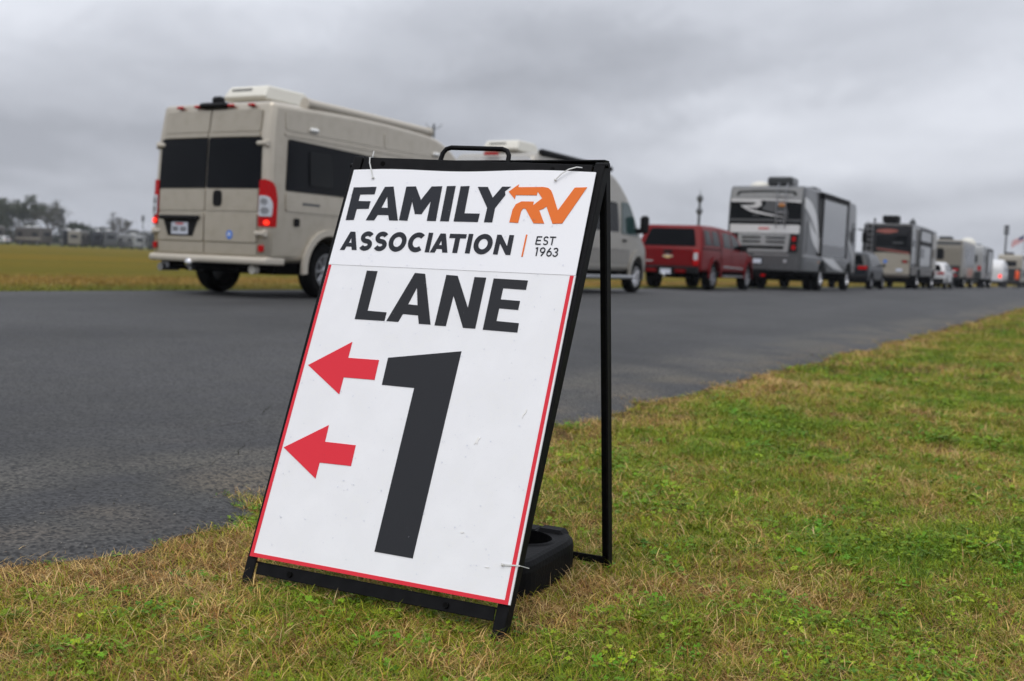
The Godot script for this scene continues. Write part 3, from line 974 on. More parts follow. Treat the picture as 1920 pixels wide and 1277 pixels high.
func silver_coach() -> void:
	var n := vehicle("motorhome", "silver and graphite motorhome with white swooshes and rear ladder", "motorhome", 30.4, 7.85, "vehicles queuing along the road")
	var W := 2.6
	var H := 3.42
	var L := 8.7
	var bend := coach(n, W, H, L, 0.62, M.coach_grey, 0.1, 0.06, 0.3, [2.9, -1.5])
	var hw := W / 2
	var rm := rear_map([[0.0, 0.5], [0.0, H - 0.5], [0.1, H - 0.05]])
	skin("rear_top_panel", n, rect(-1.24, 2.9, 1.24, 3.36, 0.06), rm, 0.01, bend, M.coach_silver)
	skin("top_recess", n, outline([[-1.06, 3.08, 0.05], [1.06, 3.08, 0.05], [1.02, 3.24, 0.1], [0, 3.28, 0.4], [-1.02, 3.24, 0.1]]), rm, 0.018, bend, M.graphite)
	skin("top_recess_face", n, outline([[-0.99, 3.02, 0.05], [0.99, 3.02, 0.05], [0.94, 3.17, 0.1], [0, 3.2, 0.4], [-0.94, 3.17, 0.1]]), rm, 0.026, bend, M.coach_silver)
	var win := skin("rear_window_band", n, rect(-1.24, 2.14, 1.24, 2.92, 0.03), rm, 0.012, bend, M.glass)
	skin("window_stripe", win, rect(-1.23, 2.25, 1.23, 2.32), rm, 0.018, bend, M.coach_grey)
	skin("white_swoosh", n, outline([[-1.23, 2.98], [0.2, 2.98, 0.1], [1.23, 2.93], [1.23, 2.86], [0.55, 2.9, 0.2], [-0.2, 2.93, 0.2], [-0.08, 2.78, 0.12], [-0.28, 2.67, 0.1], [-0.7, 2.7, 0.1], [-0.2, 2.56, 0.3], [0.85, 2.36, 0.1], [0.2, 2.42, 0.4], [-0.5, 2.55, 0.2], [-0.9, 2.76, 0.06], [-0.4, 2.77, 0.1], [-0.3, 2.86, 0.06], [-1.23, 2.88]]), rm, 0.026, bend, M.coach_white)
	skin("grey_swoosh", n, outline([[0.02, 2.9, 0.05], [0.6, 2.88, 0.1], [0.8, 2.62, 0.1], [0.8, 2.42, 0.05], [0.1, 2.58, 0.2], [-0.15, 2.66, 0.1], [0.03, 2.78, 0.1]]), rm, 0.021, bend, M.coach_grey)
	skin("white_panel", n, rect(-1.2, 1.86, 1.2, 2.14, 0.04), rm, 0.014, bend, M.coach_white)
	skin("maker_lettering", n, rect(-0.18, 1.985, 0.18, 2.035, 0.01), rm, 0.022, bend, M.logo_red)
	skin("window_lettering", n, rect(-0.42, 2.42, -0.2, 2.45, 0.004), rm, 0.02, bend, M.pole_metal)
	skin("engine_cover", n, outline([[-0.84, 1.24, 0.06], [0.84, 1.24, 0.06], [0.9, 1.84, 0.05], [-0.9, 1.84, 0.05]]), rm, 0.016, bend, M.coach_silver)
	for q in [[1.72, 0.72], [1.58, 0.7], [1.36, 0.66]]:
		for sd in [-1.0, 1.0]:
			if q[0] > 1.5: bar_set("grille_slot", n, [[bend.call(Vector3(sd * 0.42, q[0], 0.03)), Vector3(q[1] * 0.9, 0.06, 0.03), 0.012]], M.graphite)
	bar_set("grille_slot", n, [[bend.call(Vector3(0, 1.4, 0.03)), Vector3(1.36, 0.09, 0.03), 0.012]], M.under)
	for sd in [-1.0, 1.0]:
		var tl := skin("tail_light", n, outline([[sd * 1.03 - 0.14, 1.26, 0.03], [sd * 1.03 + 0.11, 1.26, 0.03], [sd * 1.03 + 0.14, 1.84, 0.03], [sd * 1.03 - 0.1, 1.84, 0.03]]), rm, 0.024, bend, M.black_plastic)
		for y in [1.4, 1.68]:
			skin("red_lens", tl, outline([[sd * 1.03 - 0.05, y - 0.07, 0.04], [sd * 1.03 + 0.07, y - 0.07, 0.04], [sd * 1.03 + 0.07, y + 0.08, 0.04], [sd * 1.03 - 0.05, y + 0.08, 0.04]]), rm, 0.032, bend, M.red_lens)
	skin("bumper_cap", n, rect(-1.2, 0.66, 1.2, 1.2, 0.06), rm, 0.02, bend, M.coach_grey)
	skin("bumper_edge", n, rect(-0.3, 1.14, 0.9, 1.17), rm, 0.03, bend, M.coach_silver)
	skin("plate_recess", n, rect(-0.36, 0.82, 0.02, 1.05, 0.02), rm, 0.03, bend, M.black_plastic)
	skin("licence_plate", n, rect(-0.31, 0.86, -0.02, 1.01, 0.01), rm, 0.036, bend, M.plate)
	bar_set("fog_lamp", n, [[bend.call(Vector3(0.78, 0.95, 0.03)), Vector3(0.1, 0.1, 0.03), 0.02]], M.clear_lens)
	bar_set("tow_hitch", n, [[Vector3(-0.1, 0.6, 0.02), Vector3(0.6, 0.14, 0.2), 0.02], [Vector3(-0.1, 0.5, 0.1), Vector3(0.3, 0.2, 0.1), 0.02]], M.under)
	bar_set("hitch_reflector", n, [[Vector3(0.1, 0.47, 0.16), Vector3(0.14, 0.07, 0.02)]], M.red_lens)
	ladder(n, 0.55, 2.05, 3.3, 0.3, 0.09, M.alloy)
	bar_set("porch_lamp", n, [[Vector3(0.57, 2.78, 0.06), Vector3(0.22, 0.12, 0.05), 0.02]], M.amber)
	bar_set("roof_air_conditioner", n, [[Vector3(0.3, 3.6, -0.9), Vector3(0.85, 0.3, 0.8), 0.06]], M.graphite)
	bar_set("roof_air_conditioner", n, [[Vector3(0.3, 3.56, -4.2), Vector3(0.85, 0.24, 0.8), 0.06]], M.graphite)
	bar_set("roof_vent", n, [[Vector3(0.4, 3.5, -6.2), Vector3(0.4, 0.16, 0.4), 0.04]], M.graphite)
	var dm := MB.new()
	dm.lathe([[0.36, 0.0], [0.34, 0.1], [0.24, 0.2], [0.1, 0.245], [0.0, 0.25]], Vector3(-0.55, 3.4, -1.2), Vector3.UP, 18, 0.5)
	obj("satellite_dome", dm, M.offwhite, n)
	for sd in [-1.0, 1.0]:
		var sm := side_map(hw, sd)
		skin("lower_side_panel", n, outline([[0.1, 0.66, 0.05], [2.3, 0.66], [2.33, 0.9], [2.6, 1.08], [3.2, 1.08], [3.47, 0.9], [3.5, 0.66], [6.55, 0.66], [6.6, 1.12, 0.05], [0.1, 1.12, 0.05]]), sm, 0.008, bend, M.graphite)
		skin("side_trim", n, rect(0.1, 1.13, 6.6, 1.17), sm, 0.014, bend, M.coach_silver)
		skin("white_side_swoosh", n, outline([[0.12, 3.05, 0.05], [0.9, 2.95, 0.4], [1.75, 2.5, 0.3], [2.2, 1.6, 0.1], [1.55, 2.0, 0.4], [0.85, 2.45, 0.4], [0.12, 2.7, 0.05]]), sm, 0.014, bend, M.coach_white)
		skin("white_side_swoosh", n, outline([[0.6, 2.35, 0.05], [1.2, 2.05, 0.3], [2.2, 1.7, 0.2], [2.4, 1.95, 0.1], [2.75, 1.55, 0.2], [3.2, 1.4, 0.3], [4.6, 1.1, 0.4], [6.2, 0.7, 0.1], [4.6, 0.78, 0.3], [3.0, 1.05, 0.4], [1.9, 1.35, 0.4], [1.0, 1.75, 0.3]]), sm, 0.018, bend, M.coach_white)
		skin("graphite_side_swoosh", n, outline([[0.5, 2.35, 0.1], [1.0, 1.75, 0.3], [2.2, 1.25, 0.3], [0.4, 1.25, 0.1]]), sm, 0.013, bend, M.graphite)
		skin("front_side_swoosh", n, outline([[6.6, 2.0, 0.1], [7.2, 1.8, 0.2], [7.9, 1.2, 0.2], [8.1, 0.8, 0.1], [7.5, 1.3, 0.3], [6.7, 1.75, 0.1]]), sm, 0.014, bend, M.coach_silver)
		skin("cab_window", n, outline([[7.5, 1.75, 0.06], [8.4, 1.75, 0.06], [8.3, 2.6, 0.1], [7.5, 2.6, 0.06]]), sm, 0.014, bend, M.glass)
		# slide-out room
		var so := part("slide_out", n)
		bar_set("slide_box", so, [[Vector3(sd * (hw - 0.06), 2.18, -4.25), Vector3(0.24, 2.0, 3.9), 0.02]], M.slide)
		for q in [[2.2, -2.28, 2.04, 0.14], [2.2, -6.22, 2.04, 0.14], [3.2, -4.25, 0.1, 4.0]]:
			bar_set("slide_trim", so, [[Vector3(sd * (hw + 0.07), q[0], q[1]), Vector3(0.04, q[2], q[3]), 0.01]], M.black_plastic)
		bar_set("slide_swoosh", so, [[Vector3(sd * (hw + 0.062), 1.42, -4.25), Vector3(0.016, 0.36, 3.7), 0.004]], M.coach_grey)
		bar_set("slide_topper", so, [[Vector3(sd * (hw + 0.02), 3.3, -4.25), Vector3(0.14, 0.12, 4.3), 0.03]], M.black_plastic)
		var mi := MB.new()
		mi.box(Vector3(sd * (hw + 0.25), 2.1, -L + 0.1), Vector3(0.2, 0.45, 0.16), 0.05)
		mi.bar(Vector3(sd * hw, 2.4, -L + 0.2), Vector3(sd * (hw + 0.25), 2.35, -L + 0.1), 0.05, 0.05)
		obj("door_mirror", mi, M.black_plastic, n)
		bar_set("side_marker", n, [[Vector3(sd * (hw + 0.01), 0.98, -2.25), Vector3(0.02, 0.06, 0.1)]], M.amber)
	var ws := MB.new()
	ws.quad(bend.call(Vector3(-1.1, 1.5, -L - 0.02)), bend.call(Vector3(1.1, 1.5, -L - 0.02)), bend.call(Vector3(1.1, 2.85, -L + 0.18)), bend.call(Vector3(-1.1, 2.85, -L + 0.18)), Vector3(0, 0.1, -1))
	obj("windscreen", ws, M.glass, n)


func dark_car() -> void:
	var n := vehicle("sport_utility_car", "dark blue-black hatchback car ahead of silver motorhome", "car", 43.0, 7.75, "vehicles queuing along the road")
	small_car(n, M.dark_blue, 1.66)


func small_car(n: Node3D, material: Material, H: float) -> void:
	var hw := 0.9
	var pts := [[0.1, 0.35, 0.04]]
	pts += arch(0.9, 0.33, 0.4, 0.36)
	pts += arch(3.6, 0.33, 0.4, 0.36)
	pts += [[4.35, 0.33, 0.05], [4.45, 0.55, 0.1], [4.38, 0.85, 0.15], [3.3, 1.02, 0.3], [2.6, H - 0.04, 0.4], [1.4, H, 0.4], [0.45, H - 0.08, 0.2], [0.08, 1.02, 0.06], [0.03, 0.6, 0.05]]
	var bend := tumble(hw, 0.95, H, 0.26, 0.06, 0.6, 0.15, 4.4)
	var mb := MB.new()
	body_mesh(mb, outline(pts), hw, 0.09, bend)
	obj("body", mb, material, n)
	var rm := rear_map([[0.03, 0.6], [0.08, 1.02], [0.45, H - 0.08]])
	skin("rear_window", n, outline([[-0.68, 1.06, 0.05], [0.68, 1.06, 0.05], [0.6, H - 0.18, 0.06], [-0.6, H - 0.18, 0.06]]), rm, 0.014, bend, M.glass)
	for sd in [-1.0, 1.0]:
		var sm := side_map(hw, sd)
		skin("tail_light", n, outline([[sd * 0.65 - 0.2, 0.86, 0.03], [sd * 0.65 + 0.2, 0.86, 0.03], [sd * 0.65 + 0.2, 1.02, 0.03], [sd * 0.65 - 0.2, 0.99, 0.03]]), rm, 0.02, bend, M.red_lens)
		skin("side_window", n, outline([[0.55, 1.03, 0.05], [1.7, 1.03, 0.03], [1.7, H - 0.14, 0.03], [0.75, H - 0.16, 0.08]]), sm, 0.012, bend, M.glass)
		skin("side_window", n, outline([[1.76, 1.03, 0.03], [3.05, 1.03, 0.05], [2.55, H - 0.16, 0.15], [1.76, H - 0.14, 0.03]]), sm, 0.012, bend, M.glass)
		var mi := MB.new()
		mi.box(Vector3(sd * 1.0, 1.08, -2.95), Vector3(0.18, 0.13, 0.1), 0.04)
		obj("door_mirror", mi, material, n)
		wheel(n, sd * 0.8, 0.9, 0.33, 0.22, M.alloy, 6)
		wheel(n, sd * 0.8, 3.6, 0.33, 0.22, M.alloy, 6)
	bar_set("rear_bumper", n, [[Vector3(0, 0.5, 0.0), Vector3(1.7, 0.22, 0.12), 0.05]], M.black_plastic)
	bar_set("licence_plate", n, [[Vector3(0, 0.76, 0.0), Vector3(0.3, 0.14, 0.03)]], M.plate)
	var ws := MB.new()
	ws.quad(Vector3(-0.7, 1.06, -3.27), Vector3(0.7, 1.06, -3.27), Vector3(0.55, H - 0.14, -2.73), Vector3(-0.55, H - 0.14, -2.73), Vector3(0, 0.6, -1))
	obj("windscreen", ws, M.glass, n)
	bar_set("underbody", n, [[Vector3(0, 0.36, -2.2), Vector3(1.4, 0.2, 3.8), 0.03]], M.under)


func black_coach() -> void:
	var n := vehicle("motorhome", "black-backed motorhome with beige lower rear and a boxy roof unit", "motorhome", 52.8, 7.9, "vehicles queuing along the road")
	var W := 2.5
	var H := 3.34
	var L := 9.4
	var bend := coach(n, W, H, L, 0.66, M.coach_black, 0.08, 0.04, 0.3, [2.6, -1.4])
	var hw := W / 2
	var rm := rear_map([[0.0, 0.5], [0.0, H - 0.5], [0.1, H - 0.05]])
	skin("rear_black_panel", n, rect(-1.19, 1.95, 1.19, H - 0.12, 0.06), rm, 0.012, bend, M.coach_black)
	skin("rear_window", n, rect(-0.55, 2.15, 1.05, 2.7, 0.06), rm, 0.02, bend, M.glass)
	skin("maker_badge", n, outline([[-0.6, 2.9, 0.02], [0.0, 2.78, 0.3], [0.55, 2.9, 0.02], [0.5, 3.0, 0.1], [0.0, 3.05, 0.3], [-0.5, 3.0, 0.1]]), rm, 0.026, bend, M.logo_rust)
	skin("window_lettering", n, rect(0.3, 2.3, 0.85, 2.37, 0.01), rm, 0.026, bend, M.pole_metal)
	skin("red_pinstripe", n, outline([[-0.5, 2.0, 0.05], [0.2, 1.9, 0.2], [1.18, 1.78, 0.05], [1.18, 1.86, 0.05], [0.2, 1.98, 0.2], [-0.5, 2.05, 0.05]]), rm, 0.022, bend, M.logo_rust)
	skin("beige_swirl", n, outline([[-1.22, 1.7, 0.1], [-0.3, 1.86, 0.5], [1.22, 1.76, 0.1], [1.22, 0.74, 0.05], [-0.9, 0.74, 0.05], [-1.0, 1.3, 0.3]]), rm, 0.016, bend, M.coach_beige)
	skin("brown_swirl", n, outline([[-1.16, 1.52, 0.05], [-0.6, 1.5, 0.2], [-0.2, 1.3, 0.2], [-0.6, 1.22, 0.1], [-1.1, 1.3, 0.1]]), rm, 0.022, bend, M.coach_brown)
	for sd in [-1.0, 1.0]:
		var tl := skin("tail_light", n, rect(sd * 0.98 - 0.16, 1.32, sd * 0.98 + 0.16, 1.46, 0.03), rm, 0.028, bend, M.black_plastic)
		skin("red_lens", tl, rect(sd * 0.98 - 0.1, 1.345, sd * 0.98 + 0.1, 1.435, 0.02), rm, 0.034, bend, M.red_lens)
		var sm := side_map(hw, sd)
		skin("white_upper_panel", n, rect(0.12, 1.3, 1.6, 3.15, 0.05), sm, 0.01, bend, M.coach_silver)
		skin("front_side_panel", n, rect(6.3, 1.1, 9.2, 3.1, 0.1), sm, 0.01, bend, M.coach_tan)
		skin("side_window", n, rect(0.25, 2.15, 0.95, 2.5, 0.05), sm, 0.014, bend, M.glass)
		skin("brown_side_band", n, outline([[0.2, 0.72, 0.05], [2.0, 0.72], [2.1, 1.1], [3.1, 1.1], [3.2, 0.72], [7.3, 0.72], [7.3, 1.0], [3.0, 1.35], [0.2, 1.15]]), sm, 0.01, bend, M.coach_brown)
		var so := part("slide_out", n)
		bar_set("slide_box", so, [[Vector3(sd * (hw - 0.02), 2.15, -3.9), Vector3(0.24, 1.9, 4.2), 0.02]], M.coach_silver)
		bar_set("slide_trim", so, [[Vector3(sd * (hw + 0.11), 2.15, -1.8), Vector3(0.05, 2.0, 0.22), 0.01], [Vector3(sd * (hw + 0.11), 2.15, -6.0), Vector3(0.05, 2.0, 0.22), 0.01], [Vector3(sd * (hw + 0.11), 3.12, -3.9), Vector3(0.05, 0.1, 4.2), 0.01], [Vector3(sd * (hw + 0.105), 2.42, -3.9), Vector3(0.04, 0.24, 4.0), 0.01]], M.black_plastic)
		bar_set("slide_window", so, [[Vector3(sd * (hw + 0.11), 1.9, -3.0), Vector3(0.03, 0.5, 0.9), 0.005]], M.coach_grey)
		var mi := MB.new()
		mi.box(Vector3(sd * (hw + 0.25), 2.0, -L + 0.1), Vector3(0.2, 0.5, 0.16), 0.05)
		mi.bar(Vector3(sd * hw, 2.3, -L + 0.2), Vector3(sd * (hw + 0.25), 2.25, -L + 0.1), 0.05, 0.05)
		obj("door_mirror", mi, M.black_plastic, n)
	skin("sticker", n, outline([[-0.1, 1.3, 0.05], [0.08, 1.3, 0.05], [0.08, 1.45, 0.05], [-0.1, 1.45, 0.05]]), rm, 0.028, bend, M.blue)
	bar_set("rear_bumper", n, [[Vector3(0, 0.66, 0.03), Vector3(2.4, 0.2, 0.16), 0.04]], M.coach_brown)
	bar_set("licence_plate", n, [[Vector3(0.7, 0.95, 0.04), Vector3(0.3, 0.15, 0.02)]], M.plate)
	ladder(n, -0.85, 1.7, 3.25, 0.32, 0.1, M.alloy)
	bar_set("roof_air_conditioner", n, [[Vector3(0.05, 3.56, -0.7), Vector3(0.78, 0.36, 0.8), 0.05]], M.black_plastic)
	bar_set("roof_vent", n, [[Vector3(0.8, 3.48, -2.6), Vector3(0.3, 0.26, 0.3), 0.05], [Vector3(0.8, 3.62, -2.6), Vector3(0.1, 0.2, 0.1), 0.02]], M.graphite)
	bar_set("roof_antenna", n, [[Vector3(-0.8, 3.5, -0.8), Vector3(0.1, 0.24, 0.1), 0.03]], M.graphite)


func white_car() -> void:
	var n := vehicle("small_car", "white hatchback car ahead of the black-backed motorhome", "car", 63.2, 7.2, "vehicles queuing along the road")
	small_car(n, M.coach_white, 1.62)


func tan_coach() -> void:
	var n := vehicle("motorhome", "beige and charcoal motorhome with one square rear window", "motorhome", 74.0, 7.9, "vehicles queuing along the road")
	var W := 2.5
	var H := 3.3
	var L := 8.6
	var bend := coach(n, W, H, L, 0.7, M.coach_tan, 0.1, 0.04, 0.3, [2.4, -1.3], M.white)
	var hw := W / 2
	var rm := rear_map([[0.0, 0.5], [0.0, H - 0.5], [0.1, H - 0.05]])
	skin("rear_window", n, rect(-0.72, 1.95, 0.02, 2.7, 0.06), rm, 0.016, bend, M.glass)
	skin("charcoal_lower_panel", n, rect(-1.18, 0.72, 1.18, 1.55, 0.05), rm, 0.012, bend, M.graphite)
	skin("roof_cap", n, rect(-1.18, 2.95, 1.18, 3.2, 0.05), rm, 0.012, bend, M.coach_grey)
	for sd in [-1.0, 1.0]:
		skin("tail_light", n, rect(sd * 0.9 - 0.18, 1.2, sd * 0.9 + 0.18, 1.34, 0.03), rm, 0.022, bend, M.red_lens)
		skin("lit_lamp", n, rect(sd * 0.9 - 0.1, 0.82, sd * 0.9 + 0.1, 0.92, 0.03), rm, 0.022, bend, M.red_lens)
		var sm := side_map(hw, sd)
		skin("charcoal_side_panel", n, rect(1.2, 1.5, 7.4, 3.05, 0.1), sm, 0.01, bend, M.graphite)
		skin("side_window", n, rect(3.0, 2.0, 4.6, 2.7, 0.06), sm, 0.018, bend, M.glass)
		skin("side_swoosh", n, outline([[0.2, 2.9, 0.1], [0.9, 2.4, 0.3], [2.6, 0.9, 0.2], [2.2, 0.9, 0.1], [0.6, 2.2, 0.3]]), sm, 0.016, bend, M.coach_beige)
	bar_set("roof_air_conditioner", n, [[Vector3(0.0, 3.42, -1.2), Vector3(0.9, 0.26, 0.9), 0.08]], M.graphite)
	bar_set("rear_bumper", n, [[Vector3(0, 0.66, 0.03), Vector3(2.4, 0.18, 0.14), 0.04]], M.black_plastic)
	bar_set("licence_plate", n, [[Vector3(-0.5, 1.1, 0.03), Vector3(0.3, 0.15, 0.02)]], M.plate)


func dome_coach() -> void:
	var n := vehicle("motorhome", "pale grey motorhome with a cream dome on its roof", "motorhome", 88.0, 7.9, "vehicles queuing along the road")
	var W := 2.5
	var H := 3.4
	var L := 8.4
	var bend := coach(n, W, H, L, 0.7, M.coach_silver, 0.1, 0.04, 0.3, [2.4, -1.3])
	var rm := rear_map([[0.0, 0.5], [0.0, H - 0.5], [0.1, H - 0.05]])
	skin("rear_window", n, rect(-0.8, 2.0, 0.8, 2.6, 0.06), rm, 0.016, bend, M.glass)
	skin("lower_panel", n, rect(-1.18, 0.74, 1.18, 1.3, 0.05), rm, 0.012, bend, M.graphite)
	for sd in [-1.0, 1.0]:
		skin("tail_light", n, rect(sd * 1.0 - 0.12, 1.4, sd * 1.0 + 0.12, 1.75, 0.03), rm, 0.022, bend, M.red_lens)
		var so := part("slide_out", n)
		bar_set("slide_box", so, [[Vector3(sd * 1.23, 2.1, -4.2), Vector3(0.24, 1.9, 3.6), 0.02]], M.coach_silver)
		bar_set("slide_trim", so, [[Vector3(sd * 1.36, 2.1, -2.4), Vector3(0.05, 2.0, 0.2), 0.01], [Vector3(sd * 1.36, 2.1, -6.0), Vector3(0.05, 2.0, 0.2), 0.01], [Vector3(sd * 1.36, 3.1, -4.2), Vector3(0.05, 0.16, 3.8), 0.01]], M.black_plastic)
		skin("side_window", n, rect(0.4, 2.0, 1.4, 2.6, 0.05), side_map(W / 2, sd), 0.014, bend, M.glass)
	var dm := MB.new()
	dm.lathe([[0.62, 0.0], [0.62, 0.1], [0.56, 0.3], [0.4, 0.48], [0.2, 0.56], [0.0, 0.58]], Vector3(-0.1, 3.42, -0.9), Vector3.UP, 20, 0.5)
	obj("roof_dome", dm, M.offwhite, n)
	bar_set("roof_air_conditioner", n, [[Vector3(0.2, 3.5, -4.2), Vector3(0.85, 0.22, 0.9), 0.06]], M.graphite)


func white_camper() -> void:
	var n := vehicle("camper_van", "white round-topped camper with one glowing red tail light", "camper van", 111.0, 8.0, "vehicles queuing along the road")
	var hw := 1.05
	var pts := [[0.0, 0.55, 0.06]]
	pts += arch(1.6, 0.36, 0.45, 0.55)
	pts += arch(5.0, 0.36, 0.45, 0.55)
	pts += [[6.0, 0.5, 0.1], [6.05, 1.1, 0.3], [5.0, 2.3, 0.8], [3.5, 2.75, 0.8], [1.0, 2.78, 0.9], [0.05, 2.1, 0.6]]
	var bend := tumble(hw, 1.0, 2.8, 0.12, 0.08, 0.8, 0.12, 6.0)
	var mb := MB.new()
	body_mesh(mb, outline(pts), hw, 0.3, bend)
	obj("body", mb, M.coach_white, n)
	var rm := rear_map([[0.0, 0.5], [0.03, 1.6], [0.05, 2.1], [0.7, 2.6]])
	skin("rear_window", n, rect(-0.7, 1.55, -0.1, 2.05, 0.08), rm, 0.03, bend, M.glass)
	for sd in [-1.0, 1.0]:
		skin("tail_light", n, rect(sd * 0.75 - 0.14, 0.95, sd * 0.75 + 0.14, 1.25, 0.08), rm, 0.02, bend, M.red_lit if sd > 0 else M.red_lens)
		skin("side_window", n, rect(1.0, 1.5, 4.2, 2.0, 0.1), side_map(hw, sd), 0.02, bend, M.glass)
		wheel(n, sd * 0.9, 1.6, 0.36, 0.24, M.alloy)
		wheel(n, sd * 0.9, 5.0, 0.36, 0.24, M.alloy)
	bar_set("rear_bumper", n, [[Vector3(0, 0.58, 0.02), Vector3(2.0, 0.2, 0.16), 0.05]], M.coach_grey)
	bar_set("licence_plate", n, [[Vector3(0.2, 0.78, 0.04), Vector3(0.3, 0.14, 0.02)]], M.plate)
	bar_set("underbody", n, [[Vector3(0, 0.46, -3.0), Vector3(1.6, 0.2, 5.4), 0.03]], M.under)


func last_coach() -> void:
	var n := vehicle("motorhome", "cream motorhome with dark lower body and open awning at the queue's head", "motorhome", 126.0, 7.6, "vehicles queuing along the road")
	var W := 2.55
	var H := 3.6
	var L := 9.0
	var bend := coach(n, W, H, L, 0.6, M.coach_beige, 0.1, 0.04, 0.3, [2.6, -1.3])
	var rm := rear_map([[0.0, 0.5], [0.0, H - 0.5], [0.1, H - 0.05]])
	skin("dark_lower_panel", n, rect(-1.2, 0.66, 1.2, 2.1, 0.05), rm, 0.012, bend, M.coach_black)
	skin("rear_window", n, rect(-0.7, 2.3, 0.7, 2.9, 0.08), rm, 0.016, bend, M.glass)
	for sd in [-1.0, 1.0]:
		skin("dark_side_panel", n, rect(0.2, 1.2, 7.5, 2.0, 0.05), side_map(W / 2, sd), 0.012, bend, M.coach_black)
		skin("tail_light", n, rect(sd * 0.95 - 0.1, 1.2, sd * 0.95 + 0.1, 1.6, 0.03), rm, 0.022, bend, M.red_lens)
	bar_set("roof_air_conditioner", n, [[Vector3(-0.2, 3.74, -1.5), Vector3(0.9, 0.28, 0.9), 0.08]], M.black_plastic)
	bar_set("awning_roll", n, [[Vector3(1.36, 3.4, -4.0), Vector3(0.16, 0.16, 5.0), 0.04]], M.graphite)


# far across the field: parked motorhomes and trailers, a few pixels tall
func parked_rv(x: float, z: float, turn: float, L: float, H: float, kind: int, label: String) -> void:
	var n := thing("parked_motorhome" if kind != 2 else "parked_trailer", label, "motorhome" if kind != 2 else "trailer", Vector3(x, 0.1, z), turn, "parked along the far side of the field")
	var body: Material = [M.coach_brown, M.coach_grey, M.coach_silver, M.coach_tan, M.graphite, M.coach_black][kind]
	var mb := MB.new()
	body_mesh(mb, outline([[0.0, 0.55, 0.06], [L, 0.55, 0.1], [L, 1.4, 0.2], [L - 0.3, H, 0.3], [0.08, H, 0.15]]), 1.25, 0.12, func(p: Vector3) -> Vector3: return p + Vector3(0, 0, L / 2), 2)
	obj("body", mb, body, n)
	for sd in [-1.0, 1.0]:
		bar_set("side_window", n, [[Vector3(sd * 1.25, H * 0.62, L * 0.25), Vector3(0.03, 0.6, L * 0.18), 0.0]], M.glass)
		bar_set("side_window", n, [[Vector3(sd * 1.25, H * 0.62, -L * 0.3), Vector3(0.03, 0.7, L * 0.14), 0.0]], M.glass)
		bar_set("side_stripe", n, [[Vector3(sd * 1.255, H * 0.38, 0), Vector3(0.02, 0.3, L * 0.9), 0.0]], [M.coach_beige, M.graphite, M.coach_grey, M.coach_brown, M.coach_silver, M.coach_beige][kind])
		for l in [L * 0.28, -L * 0.33]:
			wheel(n, sd * 1.08, l, 0.44, 0.26, M.alloy, 6)
	bar_set("roof_strip", n, [[Vector3(0, H + 0.03, 0), Vector3(2.3, 0.1, L * 0.9), 0.03]], M.coach_silver)
	bar_set("roof_air_conditioner", n, [[Vector3(0, H + 0.2, L * 0.1), Vector3(0.9, 0.26, 1.0), 0.06]], M.white)
	bar_set("windscreen", n, [[Vector3(0, H * 0.6, -L / 2 - 0.0), Vector3(2.1, H * 0.32, 0.06), 0.01]], M.teal_glass)
	bar_set("rear_window", n, [[Vector3(0, H * 0.65, L / 2 - 0.03), Vector3(1.4, 0.6, 0.1), 0.01]], M.glass)
	bar_set("underbody", n, [[Vector3(0, 0.5, 0), Vector3(1.9, 0.3, L * 0.9), 0.02]], M.under)


# ---------------------------------------------------------------- plants
func branch(mb: MB, a: Vector3, d: Vector3, length: float, r: float, depth: int, rng: RandomNumberGenerator, tips: Array) -> void:
	var path := [a]
	var p := a
	var dir := d
	for k in 3:
		dir = (dir + Vector3(rng.randf_range(-0.2, 0.2), rng.randf_range(-0.05, 0.18), rng.randf_range(-0.2, 0.2))).normalized()
		p += dir * length / 3.0
		path.append(p)
	mb.tube(path, r, 5 if depth < 2 else 4, r * 0.55)
	if depth <= 1: tips.append(path[2])
	tips.append(p)
	if depth == 0: return
	for k in rng.randi_range(2, 4):
		var ax := Vector3(rng.randf_range(-1, 1), rng.randf_range(-0.2, 0.5), rng.randf_range(-1, 1)).normalized()
		var nd := (dir * 0.9 + ax * 0.85).normalized()
		branch(mb, path[rng.randi_range(1, 3)], nd, length * rng.randf_range(0.55, 0.8), r * 0.55, depth - 1, rng, tips)


func leaf_clump(mb: MB, at: Vector3, spread: Vector3, count: int, size: float, base: Color, rng: RandomNumberGenerator) -> void:
	for k in count:
		var o := Vector3(rng.randfn(0, 0.45), rng.randfn(0, 0.45), rng.randfn(0, 0.45)) * spread
		var nn := Vector3(rng.randf_range(-1, 1), rng.randf_range(-0.3, 1), rng.randf_range(-1, 1)).normalized()
		var x := nn.cross(Vector3(rng.randf_range(-1, 1), 1, rng.randf_range(-1, 1))).normalized() * size * rng.randf_range(0.6, 1.3)
		var y := nn.cross(x.normalized()) * size * rng.randf_range(0.5, 1.0)
		var f := rng.randf_range(0.65, 1.35)
		mb.tint = Color(base.r * f, base.g * f, base.b * f)
		var p := at + o
		mb.flat(p - x, p + y * 0.6, p + x, nn)
		mb.flat(p - x, p + x, p - y * 0.6, nn)


